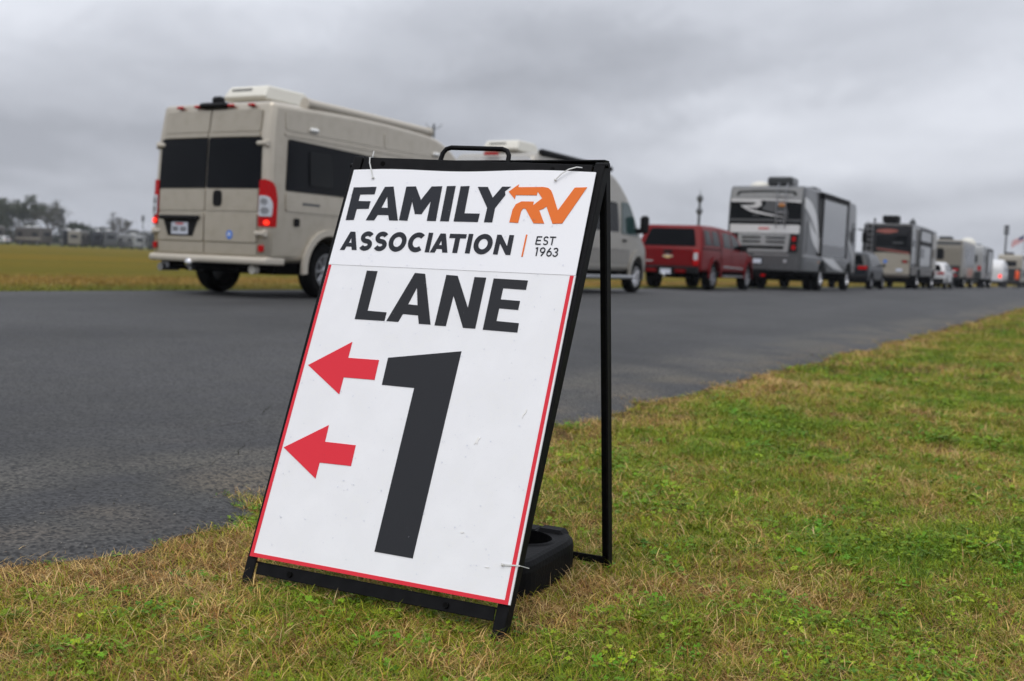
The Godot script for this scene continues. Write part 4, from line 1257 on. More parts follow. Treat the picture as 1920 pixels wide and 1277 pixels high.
func tree(x: float, z: float, h: float, w: float, leafy: float, color: Color, sd: int, label: String) -> void:
	var rng := RandomNumberGenerator.new()
	rng.seed = sd
	var n := thing("tree", label, "tree", Vector3(x, 0.1, z), 0.0, "trees beyond the field")
	var mb := MB.new()
	var tips := []
	var p := Vector3.ZERO
	mb.tube([Vector3(0, -0.3, 0), Vector3(0.1, h * 0.15, 0.05), Vector3(0.05, h * 0.32, 0)], h * 0.028, 7, h * 0.018)
	for k in 5:
		var a := TAU * k / 5 + rng.randf_range(-0.4, 0.4)
		branch(mb, Vector3(0.05, h * rng.randf_range(0.22, 0.33), 0), Vector3(cos(a) * w / h * 1.1, 1.0, sin(a) * w / h * 1.1).normalized(), h * 0.3, h * 0.013, 3, rng, tips)
	obj("trunk", mb, M.bark, n)
	var lf := MB.new()
	lf.colored = true
	for t in tips:
		if rng.randf() < 0.35 + leafy * 0.65:
			leaf_clump(lf, t, Vector3(w, h * 0.6, w) * 0.085, int(5 + 14 * leafy), h * 0.017, color, rng)
	obj("crown", lf, M.leaf, n)


func bush(x: float, z: float, w: float, h: float, color: Color, sd: int, label: String) -> void:
	var rng := RandomNumberGenerator.new()
	rng.seed = sd
	var n := thing("shrub", label, "shrub", Vector3(x, 0.1, z), 0.0, "shrubs beyond the field")
	var mb := MB.new()
	for k in 6:
		var a := TAU * k / 6
		mb.tube([Vector3(cos(a), -0.2, sin(a)) * 0.2, Vector3(cos(a) * w * 0.2, h * 0.45, sin(a) * w * 0.2), Vector3(cos(a) * w * 0.3, h * 0.8, sin(a) * w * 0.3)], 0.12, 5, 0.04)
	obj("trunk", mb, M.bark, n)
	var lf := MB.new()
	lf.colored = true
	for k in 46:
		var a := rng.randf() * TAU
		var e := rng.randf()
		var q := Vector3(cos(a) * w * 0.42 * sqrt(1 - e * e * 0.8), h * (0.12 + 0.75 * e), sin(a) * w * 0.42 * sqrt(1 - e * e * 0.8))
		leaf_clump(lf, q, Vector3(w, h, w) * 0.16, 34, 0.3, color, rng)
	obj("crown", lf, M.leaf, n)


func tuft(blades: int, height: float, spread: float, lean: float, width: float, sd: int, droop: float) -> ArrayMesh:
	var rng := RandomNumberGenerator.new()
	rng.seed = sd
	var mb := MB.new()
	mb.colored = true
	for b in blades:
		var a := rng.randf() * TAU
		var r := spread * sqrt(rng.randf())
		var p := Vector3(cos(a) * r, -0.004, sin(a) * r)
		var dir := rng.randf() * TAU
		var out := Vector3(cos(dir), 0, sin(dir))
		var side := Vector3(-sin(dir), 0, cos(dir)).rotated(Vector3.UP, rng.randf_range(-0.7, 0.7))
		var h := height * rng.randf_range(0.45, 1.15)
		var le := lean * rng.randf_range(0.2, 1.4)
		var w := width * rng.randf_range(0.6, 1.2)
		var f := rng.randf_range(0.72, 1.28)
		mb.tint = Color(f * rng.randf_range(0.93, 1.1), f, f * rng.randf_range(0.85, 1.1))
		var pts := []
		var segs := 4
		for k in segs + 1:
			var t := float(k) / segs
			pts.append(p + out * h * (le * t + droop * t * t * t) + Vector3.UP * h * (t - droop * 0.6 * t * t * t) / sqrt(1.0 + le * le))
		for k in segs:
			var t0 := float(k) / segs
			var t1 := float(k + 1) / segs
			var w0 := w * (1.0 - pow(t0, 2.2)) * 0.5
			var w1 := w * (1.0 - pow(t1, 2.2)) * 0.5
			var d: Vector3 = (pts[k + 1] - pts[k]).normalized()
			var nn := side.cross(d).normalized()
			if nn.y < 0: nn = -nn
			if k < segs - 1:
				mb.tri(pts[k] - side * w0, pts[k] + side * w0, pts[k + 1] + side * w1, nn, nn, nn)
				mb.tri(pts[k] - side * w0, pts[k + 1] + side * w1, pts[k + 1] - side * w1, nn, nn, nn)
			else:
				mb.tri(pts[k] - side * w0, pts[k] + side * w0, pts[k + 1], nn, nn, nn)
	return mb.mesh(M.blade)


func clover(sd: int) -> ArrayMesh:
	var rng := RandomNumberGenerator.new()
	rng.seed = sd
	var mb := MB.new()
	mb.colored = true
	for b in 18:
		var a := rng.randf() * TAU
		var r := 0.045 * sqrt(rng.randf())
		var top := Vector3(cos(a) * r, rng.randf_range(0.01, 0.026), sin(a) * r)
		var f := rng.randf_range(0.7, 1.3)
		mb.tint = Color(f, f, f)
		var st := Vector3(cos(a), 0, sin(a)).cross(Vector3.UP) * 0.0008
		mb.tri(Vector3(cos(a) * r * 0.4, 0, sin(a) * r * 0.4), top + st, top - st, Vector3.UP, Vector3.UP, Vector3.UP)
		var tilt := Basis(Vector3(rng.randf_range(-1, 1), 0, rng.randf_range(-1, 1)).normalized(), rng.randf_range(0, 0.6)) * Basis(Vector3.UP, rng.randf() * TAU)
		var nn := tilt * Vector3.UP
		var q := rng.randf_range(0.0022, 0.0046)
		for k in 3:
			var d := Basis(Vector3.UP, TAU * k / 3)
			var pts := []
			for w in [[0.0, 0.0], [0.7, 0.75], [1.25, 0.95], [1.75, 0.55], [1.75, -0.55], [1.25, -0.95], [0.7, -0.75]]:
				pts.append(top + tilt * (d * Vector3(w[0] * q, 0.12 * q * abs(w[1]), w[1] * q)))
			for i in range(1, 6): mb.tri(pts[0], pts[i], pts[i + 1], nn, nn, nn)
	return mb.mesh(M.blade)


func scatter(called: String, label: String, meshes: Array, spots: Array) -> void:
	# spots: one list of [transform, colour] per mesh; the first mesh's node carries the others
	var root: Node3D = null
	for i in meshes.size():
		if spots[i].is_empty(): continue
		var mm := MultiMesh.new()
		mm.transform_format = MultiMesh.TRANSFORM_3D
		mm.use_colors = true
		mm.mesh = meshes[i]
		mm.instance_count = spots[i].size()
		for k in spots[i].size():
			mm.set_instance_transform(k, spots[i][k][0])
			mm.set_instance_color(k, spots[i][k][1])
		var o := MultiMeshInstance3D.new()
		o.multimesh = mm
		if root == null:
			o.name = called
			add_child(o)
			o.set_meta("label", label)
			o.set_meta("category", "grass")
			root = o
		else:
			o.name = "blades"
			root.add_child(o, true)
		o.set_meta("kind", "stuff")


func verge_y(s: float, t: float) -> float:
	return -0.016 * clampf(-t * 4.0, 0.0, 1.0) + noise_a.get_noise_2d(s * 40.0, t * 40.0) * 0.014 * clampf(-t * 2.0, 0.0, 1.0)


func ground_y(s: float, t: float) -> float:
	if t < 0.0: return verge_y(s, t)
	if t < ROAD_FAR + 0.1: return lerpf(0.0, ROAD_Y, clampf(t / 5.0, 0, 1)) - 0.05 * clampf(t * 3.0, 0, 1)
	return lerpf(ROAD_Y - 0.05, 0.1, clampf((t - ROAD_FAR - 0.1) / 0.4, 0, 1))


func road_y(t: float) -> float:
	var f := clampf((t + 0.2) / 5.0, 0, 1)
	return 0.004 + (ROAD_Y - 0.004) * (1.0 - (1.0 - f) * (1.0 - f))


# how dry the verge is at a place, from 0 (green) to 1 (straw)
func dryness(s: float, t: float) -> float:
	var d := 0.38 + 0.75 * noise_b.get_noise_2d(s * 60.0, t * 60.0) + 0.6 * noise_a.get_noise_2d(s * 220.0 + 50.0, t * 220.0)
	d += 0.95 * clampf(1.0 + (t + 0.1) / 0.75, 0, 1) + 0.4 * clampf(1.0 - (s + 2.9) / 1.0, 0, 1)
	return clampf(d, 0, 1)


# where the grass gives way to asphalt
func verge_edge(s: float) -> float:
	return -0.17 + 0.2 * noise_a.get_noise_2d(s * 90.0, 7.0) + 0.14 * noise_a.get_noise_2d(s * 400.0, 31.0)


func plant_grass() -> void:
	var green := [tuft(14, 0.034, 0.032, 0.55, 0.0024, 1, 0.25), tuft(13, 0.042, 0.036, 0.75, 0.0022, 2, 0.5), tuft(15, 0.028, 0.036, 0.7, 0.0026, 3, 0.3), tuft(11, 0.05, 0.032, 0.5, 0.0022, 4, 0.45)]
	var dry := [tuft(12, 0.036, 0.04, 1.3, 0.0022, 11, 0.5), tuft(11, 0.05, 0.045, 1.9, 0.002, 12, 0.35), tuft(10, 0.034, 0.045, 2.6, 0.0025, 13, 0.2), tuft(9, 0.052, 0.035, 0.9, 0.002, 14, 0.7)]
	var leaf := [clover(21), clover(22), clover(23)]
	var stalk := [tuft(3, 0.065, 0.02, 0.8, 0.0024, 31, 0.35), tuft(3, 0.075, 0.03, 1.6, 0.0022, 32, 0.25), tuft(2, 0.06, 0.02, 0.4, 0.0028, 33, 0.6)]
	var gs := [[], [], [], []]
	var ds := [[], [], [], []]
	var ls := [[], [], []]
	var ks := [[], [], []]
	var rng := RandomNumberGenerator.new()
	rng.seed = 77
	for band in [[1.2, 2.6, 8200, 0.9], [2.6, 4.2, 5200, 1.0], [4.2, 7.5, 2100, 1.2], [7.5, 14.0, 560, 1.6], [14.0, 40.0, 90, 2.6]]:
		var half := 0.66
		var area: float = half * (band[1] * band[1] - band[0] * band[0])
		for k in int(area * band[2]):
			var d := sqrt(lerpf(band[0] * band[0], band[1] * band[1], rng.randf()))
			var a := rng.randf_range(-half, half)
			var p := Vector3(d * a, 0, -d)
			var st := along(p)
			var edge := verge_edge(st.x) + rng.randfn(0, 0.03)
			if st.y > edge: continue
			p.y = verge_y(st.x, st.y) - 0.002
			var dr := dryness(st.x, st.y)
			var lush := clampf(noise_b.get_noise_2d(st.x * 110.0 + 900.0, st.y * 110.0) * 2.4 - 0.1, 0, 1)
			var sc: float = band[3] * rng.randf_range(0.65, 1.2) * (0.75 + 0.4 * clampf(noise_a.get_noise_2d(st.x * 130.0, st.y * 130.0 + 300.0) + 0.5, 0, 1)) * (0.6 + 0.4 * clampf((edge - st.y) / 0.25, 0, 1))
			var b := Basis(Vector3.UP, rng.randf() * TAU).scaled(Vector3(sc, sc * rng.randf_range(0.75, 1.15), sc))
			b = Basis(Vector3(rng.randf_range(-1, 1), 0, rng.randf_range(-1, 1)).normalized(), rng.randf_range(0, 0.25)) * b
			var tr := Transform3D(b, p)
			var f := 0.55 + 0.85 * rng.randf()
			if rng.randf() < 0.01 + 0.06 * dr * dr and d < 14.0:
				ks[rng.randi() % 3].append([tr, Color(0.6, 0.46, 0.24).lerp(Color(0.44, 0.27, 0.1), rng.randf())])
			if rng.randf() < dr * 0.85 * (1.0 - lush * 0.5):
				var w := rng.randf()
				var col := Color(0.46, 0.265, 0.07).lerp(Color(0.64, 0.46, 0.19), w) if rng.randf() > 0.35 else Color(0.24, 0.11, 0.03)
				ds[rng.randi() % 4].append([tr, Color(col.r * f, col.g * f, col.b * f)])
			elif rng.randf() < 0.035 + 0.12 * lush and d < 9.0:
				var col := Color(0.07, 0.22, 0.006).lerp(Color(0.24, 0.31, 0.012), rng.randf())
				ls[rng.randi() % 3].append([tr, Color(col.r * f, col.g * f, col.b * f)])
			else:
				var w := clampf(rng.randf() * 0.8 + dr * 0.45, 0, 1)
				var col := Color(0.075, 0.205, 0.005).lerp(Color(0.3, 0.315, 0.018), w)
				gs[rng.randi() % 4].append([tr, Color(col.r * f, col.g * f, col.b * f)])
	scatter("green_grass", "short green grass growing on the verge around the sign", green, gs)
	scatter("dry_grass", "straw-coloured dry grass matted on the verge along the asphalt", dry, ds)
	scatter("clover", "low bright green clover between the verge grass", leaf, ls)
	scatter("straw_stalks", "single pale straw stalks standing up out of the verge grass", stalk, ks)
	# the far side of the road
	var fs := [[], []]
	for k in 26000:
		var s := -12.0 + 75.0 * pow(rng.randf(), 1.3)
		var t := ROAD_FAR + 0.05 + 5.0 * pow(rng.randf(), 1.8)
		var p := road(s, t, ground_y(s, t))
		var g := clampf(1.1 - (t - ROAD_FAR) / 1.6 + noise_a.get_noise_2d(s * 25.0, t * 25.0) * 0.9, 0, 1)
		var col := Color(0.3, 0.19, 0.04).lerp(Color(0.17, 0.19, 0.018), g)
		var f := rng.randf_range(0.75, 1.25)
		var sc := rng.randf_range(1.6, 3.2)
		fs[rng.randi() % 2].append([Transform3D(Basis(Vector3.UP, rng.randf() * TAU).scaled(Vector3(sc, sc, sc)), p), Color(col.r * f, col.g * f, col.b * f)])
	scatter("roadside_grass", "green and tan grass growing along the far edge of the road", [green[3], dry[3]], fs)


func lines(values: Array) -> Array:
	# [[from, to, step], ...] joined into one rising list
	var out := []
	for v in values:
		var x: float = v[0]
		while x < v[1] - 1e-4:
			out.append(x)
			x += v[2]
	out.append(values[-1][1])
	return out


func make_ground() -> void:
	var ss := lines([[-900, -100, 100], [-100, -20, 10], [-20, -7, 1], [-7, 10, 0.16], [10, 30, 0.8], [30, 120, 6], [120, 400, 20], [400, 2000, 100]])
	var ts := lines([[-900, -60, 70], [-60, -8, 4], [-8, 0, 0.16], [0, ROAD_FAR, 1.2], [ROAD_FAR, ROAD_FAR + 8, 0.4], [ROAD_FAR + 8, 40, 2], [40, 300, 5], [300, 2000, 100]])
	var mb := MB.new()
	mb.colored = true
	var grid := []
	for s in ss:
		var row := []
		for t in ts:
			var col: Color
			if t < 0.3:
				var dr := dryness(s, t)
				col = Color(0.04, 0.04, 0.014).lerp(Color(0.13, 0.09, 0.042), dr)
			else:
				var dt: float = t - ROAD_FAR
				var g := clampf(1.15 - dt / 1.7 + noise_a.get_noise_2d(s * 20.0, t * 20.0) * 0.7, 0, 1)
				if dt > 120.0: g = maxf(g, clampf((dt - 120.0) / 60.0, 0, 0.7))
				var band := noise_b.get_noise_2d(s * 0.8, t * 7.0)
				col = Color(0.255, 0.18, 0.03).lerp(Color(0.19, 0.162, 0.028), clampf(band * 1.5 + 0.5, 0, 1)).lerp(Color(0.14, 0.165, 0.03), g)
			row.append([road(s, t, ground_y(s, t)), col])
		grid.append(row)
	for i in ss.size() - 1:
		for j in ts.size() - 1:
			var q := [grid[i][j], grid[i + 1][j], grid[i + 1][j + 1], grid[i][j], grid[i + 1][j + 1], grid[i][j + 1]]
			for k in [0, 2, 1, 3, 5, 4]:
				mb.v.append(q[k][0]); mb.n.append(Vector3.UP); mb.c.append(q[k][1])
	var g := obj("ground", mb, M.soil, self)
	g.set_meta("kind", "structure")


func make_road() -> void:
	# the asphalt: finely cut near the camera, with cracks left open in it
	var rng := RandomNumberGenerator.new()
	rng.seed = 5
	var cracks := []
	for c in [[[-1.0, 0.86], [-1.35, 0.66], [-1.75, 0.6]], [[-1.62, 0.4], [-1.95, 0.24], [-2.3, 0.16]], [[0.2, 2.1], [-0.3, 2.02], [-0.55, 2.1]], [[0.9, 3.0], [1.2, 2.8], [1.6, 2.85]]]:
		var path := PackedVector2Array()
		for i in c.size() - 1:
			for k in 6:
				var p := Vector2(c[i][0], c[i][1]).lerp(Vector2(c[i + 1][0], c[i + 1][1]), k / 6.0)
				path.append(p + Vector2(rng.randfn(0, 0.018), rng.randfn(0, 0.018)))
		var left := PackedVector2Array()
		var right := PackedVector2Array()
		for i in path.size():
			var d := (path[mini(i + 1, path.size() - 1)] - path[maxi(i - 1, 0)]).normalized().orthogonal()
			var w := 0.0022 * pow(rng.randf(), 1.5) + 0.0002 * 1.0 * (1.0 if i > 0 and i < path.size() - 1 else 0.2)
			left.append(path[i] + d * w)
			right.insert(0, path[i] - d * w)
		left.append_array(right)
		cracks.append(left)
	var shade := func(s: float, t: float) -> Color:
		var f := 0.07 * (1.0 + 0.45 * noise_a.get_noise_2d(s * 8.0, t * 40.0) + 0.35 * noise_b.get_noise_2d(s * 45.0, t * 70.0) + 0.25 * noise_a.get_noise_2d(s * 260.0, t * 260.0))
		var wear := clampf(1.0 - absf(t - 6.4 - 0.2 * noise_a.get_noise_2d(s * 12.0, 3.0)) / 0.25, 0, 1)
		f *= 1.0 + 0.22 * wear + 0.3 * clampf(1.0 - absf(t - 8.2) / 0.5, 0, 1)
		var dust := clampf(1.0 - absf(t - 0.28) / 0.46, 0, 1) * clampf(0.65 + noise_a.get_noise_2d(s * 90.0, t * 190.0) * 2.2, 0, 1)
		var sand := clampf(1.0 - absf(t - 0.0) / 0.2, 0, 1) * clampf(0.4 + noise_b.get_noise_2d(s * 150.0, t * 200.0) * 2.6, 0, 1)
		return Color(f, f * 1.0, f * 1.025).lerp(Color(0.17, 0.155, 0.125), dust * 0.85).lerp(Color(0.24, 0.19, 0.125), sand * 0.7)
	var mb := MB.new()
	mb.colored = true
	var ss := lines([[-800, -100, 100], [-100, -20, 10], [-20, -6, 1], [-6, 12, 0.14], [12, 40, 1], [40, 200, 8], [200, 2000, 100]])
	var ts := lines([[-0.5, 3.0, 0.12], [3.0, ROAD_FAR, 0.2]])
	for i in ss.size() - 1:
		for j in ts.size() - 1:
			var pieces: Array = [PackedVector2Array([Vector2(ss[i], ts[j]), Vector2(ss[i + 1], ts[j]), Vector2(ss[i + 1], ts[j + 1]), Vector2(ss[i], ts[j + 1])])]
			var near: bool = ss[i] > -3.5 and ss[i] < 2.5 and ts[j] < 3.0
			if near:
				for c in cracks:
					var next := []
					for q in pieces:
						for w in Geometry2D.clip_polygons(q, c): next.append(w)
					pieces = next
			for q in pieces:
				var idx := Geometry2D.triangulate_polygon(q) if near else PackedInt32Array([0, 1, 2, 0, 2, 3])
				for k in range(0, idx.size(), 3):
					var tri := []
					for e in 3:
						var p: Vector2 = q[idx[k + e]]
						tri.append([road(p.x, p.y, road_y(p.y) + edge_dip(p.x, p.y)), shade.call(p.x, p.y)])
					var flip: bool = (tri[1][0] - tri[0][0]).cross(tri[2][0] - tri[0][0]).y > 0
					for e in ([0, 2, 1] if flip else [0, 1, 2]):
						mb.v.append(tri[e][0]); mb.n.append(Vector3.UP); mb.c.append(tri[e][1])
	var r := obj("road", mb, M.asphalt, self)
	r.set_meta("kind", "structure")
	# crumbs of stone and asphalt along the broken edge
	var stone := MB.new()
	stone.colored = true
	for k in 2600:
		var s := rng.randf_range(-3.6, 6.0)
		var t := -0.1 + rng.randfn(0.1, 0.16)
		var q := 0.0012 + 0.0035 * pow(rng.randf(), 3.0)
		var f := rng.randf_range(0.05, 0.2)
		stone.tint = Color(f, f * 0.95, f * 0.85)
		stone.box(road(s, t, maxf(road_y(t) + edge_dip(s, t), verge_y(s, t)) + q * 0.3), Vector3(q * 1.4, q, q), q * 0.3, Basis.from_euler(Vector3(rng.randf() * 6, rng.randf() * 6, rng.randf() * 6)))
	var st := mat(Color.WHITE, 0.9)
	st.vertex_color_use_as_albedo = true
	var o := obj("gravel", stone, st, self)
	o.set_meta("kind", "stuff")
	tag(o, "loose grit scattered along the crumbling edge of the asphalt", "gravel")


func edge_dip(s: float, t: float) -> float:
	# the asphalt feathers out into the soil along a wandering line
	var e := -0.16 + 0.14 * noise_a.get_noise_2d(s * 90.0, 7.0) + 0.1 * noise_a.get_noise_2d(s * 300.0, 19.0)
	return -0.05 * clampf((e - t) / 0.15, 0, 1)


# ---------------------------------------------------------------- the sign
func glyphs(outer: Array, hole := []) -> Array:
	var o := poly(outer)
	if hole.is_empty(): return [o]
	var h := poly(hole)
	var mid := 0.0
	for p in h: mid += p.x / h.size()
	var out := []
	for half in [rect(mid - 2000, -2000, mid, 2000), rect(mid, -2000, mid + 2000, 2000)]:
		for q in Geometry2D.intersect_polygons(o, half):
			for w in Geometry2D.clip_polygons(q, h): out.append(w)
	return out


func ring(cx: float, cy: float, rx: float, ry: float, k: float) -> Array:
	var o := []
	var h := []
	for i in 40:
		var a := TAU * i / 40
		o.append([cx + rx * cos(a), cy + ry * sin(a)])
		h.append([cx + (rx - k) * cos(a), cy + (ry - k) * sin(a)])
	return glyphs(o, h)


func stroke(path: Array, w: float, ends := Geometry2D.END_BUTT) -> Array:
	return Geometry2D.offset_polyline(poly(path), w / 2, Geometry2D.JOIN_ROUND, ends)


func arc(cx: float, cy: float, rx: float, ry: float, a0: float, a1: float, m := 14) -> Array:
	var o := []
	for k in m + 1:
		var a := deg_to_rad(lerpf(a0, a1, float(k) / m))
		o.append([cx + rx * cos(a), cy + ry * sin(a)])
	return o


func letter_s(x0: float, x1: float, y0: float, y1: float, w: float) -> Array:
	var h := (y1 - y0 - w) / 4.0
	var rx := (x1 - x0 - w) / 2.0
	var cx := (x0 + x1) / 2.0
	var yt := y1 - w / 2 - h
	var yb := y0 + w / 2 + h
	return stroke(arc(cx, yt, rx, h, 30, 270) + arc(cx, yb, rx, h, 90, -150), w)


func print_on(called: String, parent: Node3D, polys: Array, material: Material, z: float) -> MeshInstance3D:
	# millimetres on the board's face, from its lower left corner
	var mb := MB.new()
	mb.plate(polys, Vector3(-0.305, 0, z), Vector3(0.001, 0, 0), Vector3(0, 0.001, 0), 0.0009)
	return obj(called, mb, material, parent)


func sandwich_board() -> void:
	var lean := 0.394
	var n := thing("sandwich_board", "white sandwich board reading lane 1 in a black steel frame on the grass", "sign", Vector3(-0.2665, 0.0, -2.0781), -0.4364)
	var hw := 0.319
	var top := 1.001
	# front frame of steel angle
	var fr := MB.new()
	for sd in [-1.0, 1.0]:
		var th: float = top + 0.004 - 0.012 * (sd + 1.0)
		var foot: float = -0.314 if sd < 0 else 0.3
		fr.bar(Vector3(foot - sd * 0.012, -0.03, -0.002), Vector3(sd * (hw - 0.012), th, -0.002), 0.024, 0.004, 0.001, Vector3(0, 0, 1))
		fr.bar(Vector3(foot - sd * 0.002, -0.03, -0.016), Vector3(sd * (hw - 0.002), th, -0.016), 0.004, 0.025, 0.001, Vector3(0, 0, 1))
	var slant := Basis(Vector3.BACK, -0.0376)
	fr.box(Vector3(0, top - 0.0235, -0.0025), Vector3(hw * 2 - 0.056, 0.031, 0.004), 0.001, slant)
	fr.box(Vector3(0, top - 0.01, -0.02), Vector3(hw * 2 - 0.01, 0.004, 0.03), 0.001, slant)
	fr.box(Vector3(-0.007, 0.03, -0.0055), Vector3(0.56, 0.024, 0.003), 0.001)
	fr.box(Vector3(-0.007, 0.043, -0.017), Vector3(0.6, 0.003, 0.022), 0.001)
	var front := obj("front_frame", fr, M.steel, n)
	front.rotation.x = -lean
	for q in [[-0.235, top - 0.0148], [0.2, top - 0.031], [-0.2, 0.03], [0.17, 0.03]]:
		var bolt := MB.new()
		bolt.lathe([[0.0035, -0.005], [0.006, -0.005], [0.006, 0.0012], [0.0035, 0.0012]], Vector3(q[0], q[1], -0.0004), Vector3(0, 0, 1), 12)
		bolt.lathe([[0.0, 0.0008], [0.0038, 0.0008]], Vector3(q[0], q[1], -0.0004), Vector3(0, 0, 1), 12)
		obj("rivet_hole", bolt, M.under, front)
	# rear frame, hinged at the top
	var rf := MB.new()
	var ta := Vector3(0, (top - 0.02) * cos(lean), -(top - 0.02) * sin(lean) - 0.038)
	var tb := Vector3(0, -0.03, -0.558)
	for sd in [-1.0, 1.0]:
		rf.bar(ta + Vector3(sd * 0.311, 0.0, 0), tb + Vector3(sd * 0.311, 0, 0), 0.004, 0.026, 0.001, Vector3(0, 0, 1))
		rf.bar(ta + Vector3(sd * 0.299, 0.0, -0.012), tb + Vector3(sd * 0.299, 0, -0.012), 0.022, 0.004, 0.001, Vector3(0, 0, 1))
	rf.box(ta + Vector3(0, 0.012, 0.0), Vector3(0.62, 0.004, 0.028), 0.001)
	rf.box(ta + Vector3(0, -0.004, -0.012), Vector3(0.59, 0.028, 0.004), 0.001)
	rf.box(tb + Vector3(0, 0.036, 0.004), Vector3(0.6, 0.018, 0.004), 0.001)
	obj("rear_frame", rf, M.steel, n)
	for sd in [-1.0, 1.0]:
		var hg := MB.new()
		hg.tube([ta + Vector3(sd * 0.296, 0.0, 0.03), ta + Vector3(sd * 0.326, 0.0, 0.03)], 0.006, 8)
		obj("hinge_pin", hg, M.steel, n)
	# carrying handle
	var hd := MB.new()
	var up := Vector3(0, cos(lean), -sin(lean))
	var base := up * (top - 0.012) + Vector3(0, 0, -0.016)
	var path := []
	for q in [[-0.088, -0.01], [-0.085, 0.022], [-0.078, 0.033], [-0.066, 0.037], [0.066, 0.037], [0.078, 0.033], [0.085, 0.022], [0.088, -0.01]]:
		path.append(base + Vector3(q[0] - 0.005, 0, 0) + up * (q[1] - 0.0376 * q[0]))
	hd.tube(path, 0.0055, 10)
	obj("carrying_handle", hd, M.steel, n)
	# the corrugated board
	var b := 0.0519
	var bd := MB.new()
	bd.box(Vector3(0, 0.337, 0.0035), Vector3(0.61, 0.674, 0.004), 0.0006)
	bd.box(Vector3(0, 0.79, 0.0028), Vector3(0.606, 0.236, 0.003), 0.0006)
	var board := obj("board", bd, M.board, n)
	board.transform = Transform3D(Basis(Vector3.RIGHT, -lean), Vector3(0, b * cos(lean), -b * sin(lean)))
	# the header sheet, a little wavy along its upper edge
	var hb := MB.new()
	var face := []
	for i in 25:
		var row := []
		for j in 9:
			var x := -0.305 + 0.61 * i / 24.0
			var f := j / 8.0
			var y := lerpf(0.6725, 0.9145 + 0.0025 * sin(i * 0.42) - 0.004 * i / 24.0, f)
			row.append(Vector3(x, y, 0.0064))
		face.append(row)
	for i in 24:
		for j in 8:
			hb.quadn(face[i][j], face[i + 1][j], face[i + 1][j + 1], face[i][j + 1], Vector3(0, 0, 1), Vector3(0, 0, 1), Vector3(0, 0, 1), Vector3(0, 0, 1))
	var bk := Vector3(0, 0, -0.0022)
	for i in 24:
		hb.quad(face[i][0], face[i + 1][0], face[i + 1][0] + bk, face[i][0] + bk, Vector3.DOWN)
		hb.quad(face[i][8], face[i + 1][8], face[i + 1][8] + bk, face[i][8] + bk, Vector3.UP)
	for j in 8:
		hb.quad(face[0][j], face[0][j + 1], face[0][j + 1] + bk, face[0][j] + bk, Vector3.LEFT)
		hb.quad(face[24][j], face[24][j + 1], face[24][j + 1] + bk, face[24][j] + bk, Vector3.RIGHT)
	var header := obj("header_sheet", hb, M.board_header, n)
	header.transform = board.transform
	var zh := 0.0066
	var zb := 0.0056
	var fam := []
	fam += glyphs([[13, 868], [75, 870], [75, 851], [36, 850], [36, 833], [69, 833], [69, 814], [37, 813], [37, 785], [15, 784]])
	fam += glyphs([[70, 785], [98, 870], [121, 871], [155, 786], [132, 786], [126, 799], [98, 799], [92, 785]], [[103, 817], [120, 817], [111, 846]])
	fam += glyphs([[158, 787], [155, 871], [180, 872], [202, 838], [221, 872], [248, 873], [253, 787], [230, 787], [228, 836], [212, 803], [195, 803], [180, 834], [180, 786]])
	fam += glyphs([[260, 873], [282, 874], [286, 787], [264, 787]])
	fam += glyphs([[295, 873], [317, 874], [320, 807], [358, 807], [358, 787], [298, 787]])
	fam += glyphs([[338, 872], [363, 872], [381, 846], [398, 873], [419, 873], [407, 862], [410, 853], [392, 821], [393, 787], [373, 787], [373, 821]])
	print_on("name_lettering", header, fam, M.ink, zh)
	print_on("logo_lettering", header, glyphs([[416, 861], [437, 879], [437, 872], [496, 873], [508, 871], [516, 865], [522, 855], [541, 818], [569, 872], [597, 873], [557, 788], [535, 787], [513, 827], [506, 821], [498, 818], [516, 787], [491, 787], [465, 821], [459, 821], [456, 814], [455, 787], [434, 788], [435, 818], [440, 831], [452, 838], [481, 838], [481, 829], [499, 846], [485, 862], [485, 853], [435, 853], [435, 843]]), M.print_orange, zh)
	var aso := []
	aso += glyphs([[21, 709], [37, 755], [50, 755], [66, 710], [53, 710], [50, 718], [36, 718], [33, 709]], [[40, 727], [47, 727], [43.5, 740]])
	aso += letter_s(69, 103, 709, 757, 11)
	aso += letter_s(108, 142, 709.5, 757.5, 11)
	aso += ring(168.5, 733.5, 22.5, 24, 11.5)
	aso += stroke(arc(219, 734, 17, 18.2, 48, 312, 24), 11.5)
	aso += glyphs([[244, 711], [255, 711], [254, 758], [243, 758]])
	aso += glyphs([[257, 711], [273, 757], [286, 757], [301, 712], [288, 712], [285.5, 720], [272, 720], [269, 711]], [[275.5, 729], [282.5, 729], [279, 741]])
	aso += glyphs([[297, 757], [338, 757], [338, 747], [324, 747], [325, 712], [313, 712], [312, 747], [297, 747]])
	aso += glyphs([[344, 712], [355.5, 712], [354, 758], [343, 758]])
	aso += ring(383, 735, 22.5, 24, 11.5)
	aso += glyphs([[412, 712], [423, 712], [423, 738], [442, 712], [453, 712], [452, 758], [441, 758], [441, 732], [422, 758], [412, 758]])
	print_on("association_lettering", header, aso, M.ink, zh)
	print_on("divider", header, [rect(479.5, 709, 482.8, 760)], M.print_orange, zh)
	var est := []
	est += stroke([[518, 756], [507, 756], [506.5, 739], [518, 739]], 2.6) + [rect(508.3, 746.4, 516.5, 749)]
	est += letter_s(522, 534, 737.5, 757.5, 2.6)
	est += [rect(536, 754.8, 550, 757.4), rect(541.7, 738, 544.3, 754.8)]
	est += stroke([[509, 729], [513, 731], [513, 712]], 2.6)
	est += ring(525.5, 725.8, 6.2, 6.4, 2.6) + stroke([[530.2, 722.2], [524.2, 712.2]], 2.6)
	est += ring(541.5, 718.2, 6.2, 6.4, 2.6) + stroke([[536.8, 721.8], [542.6, 731.6]], 2.6)
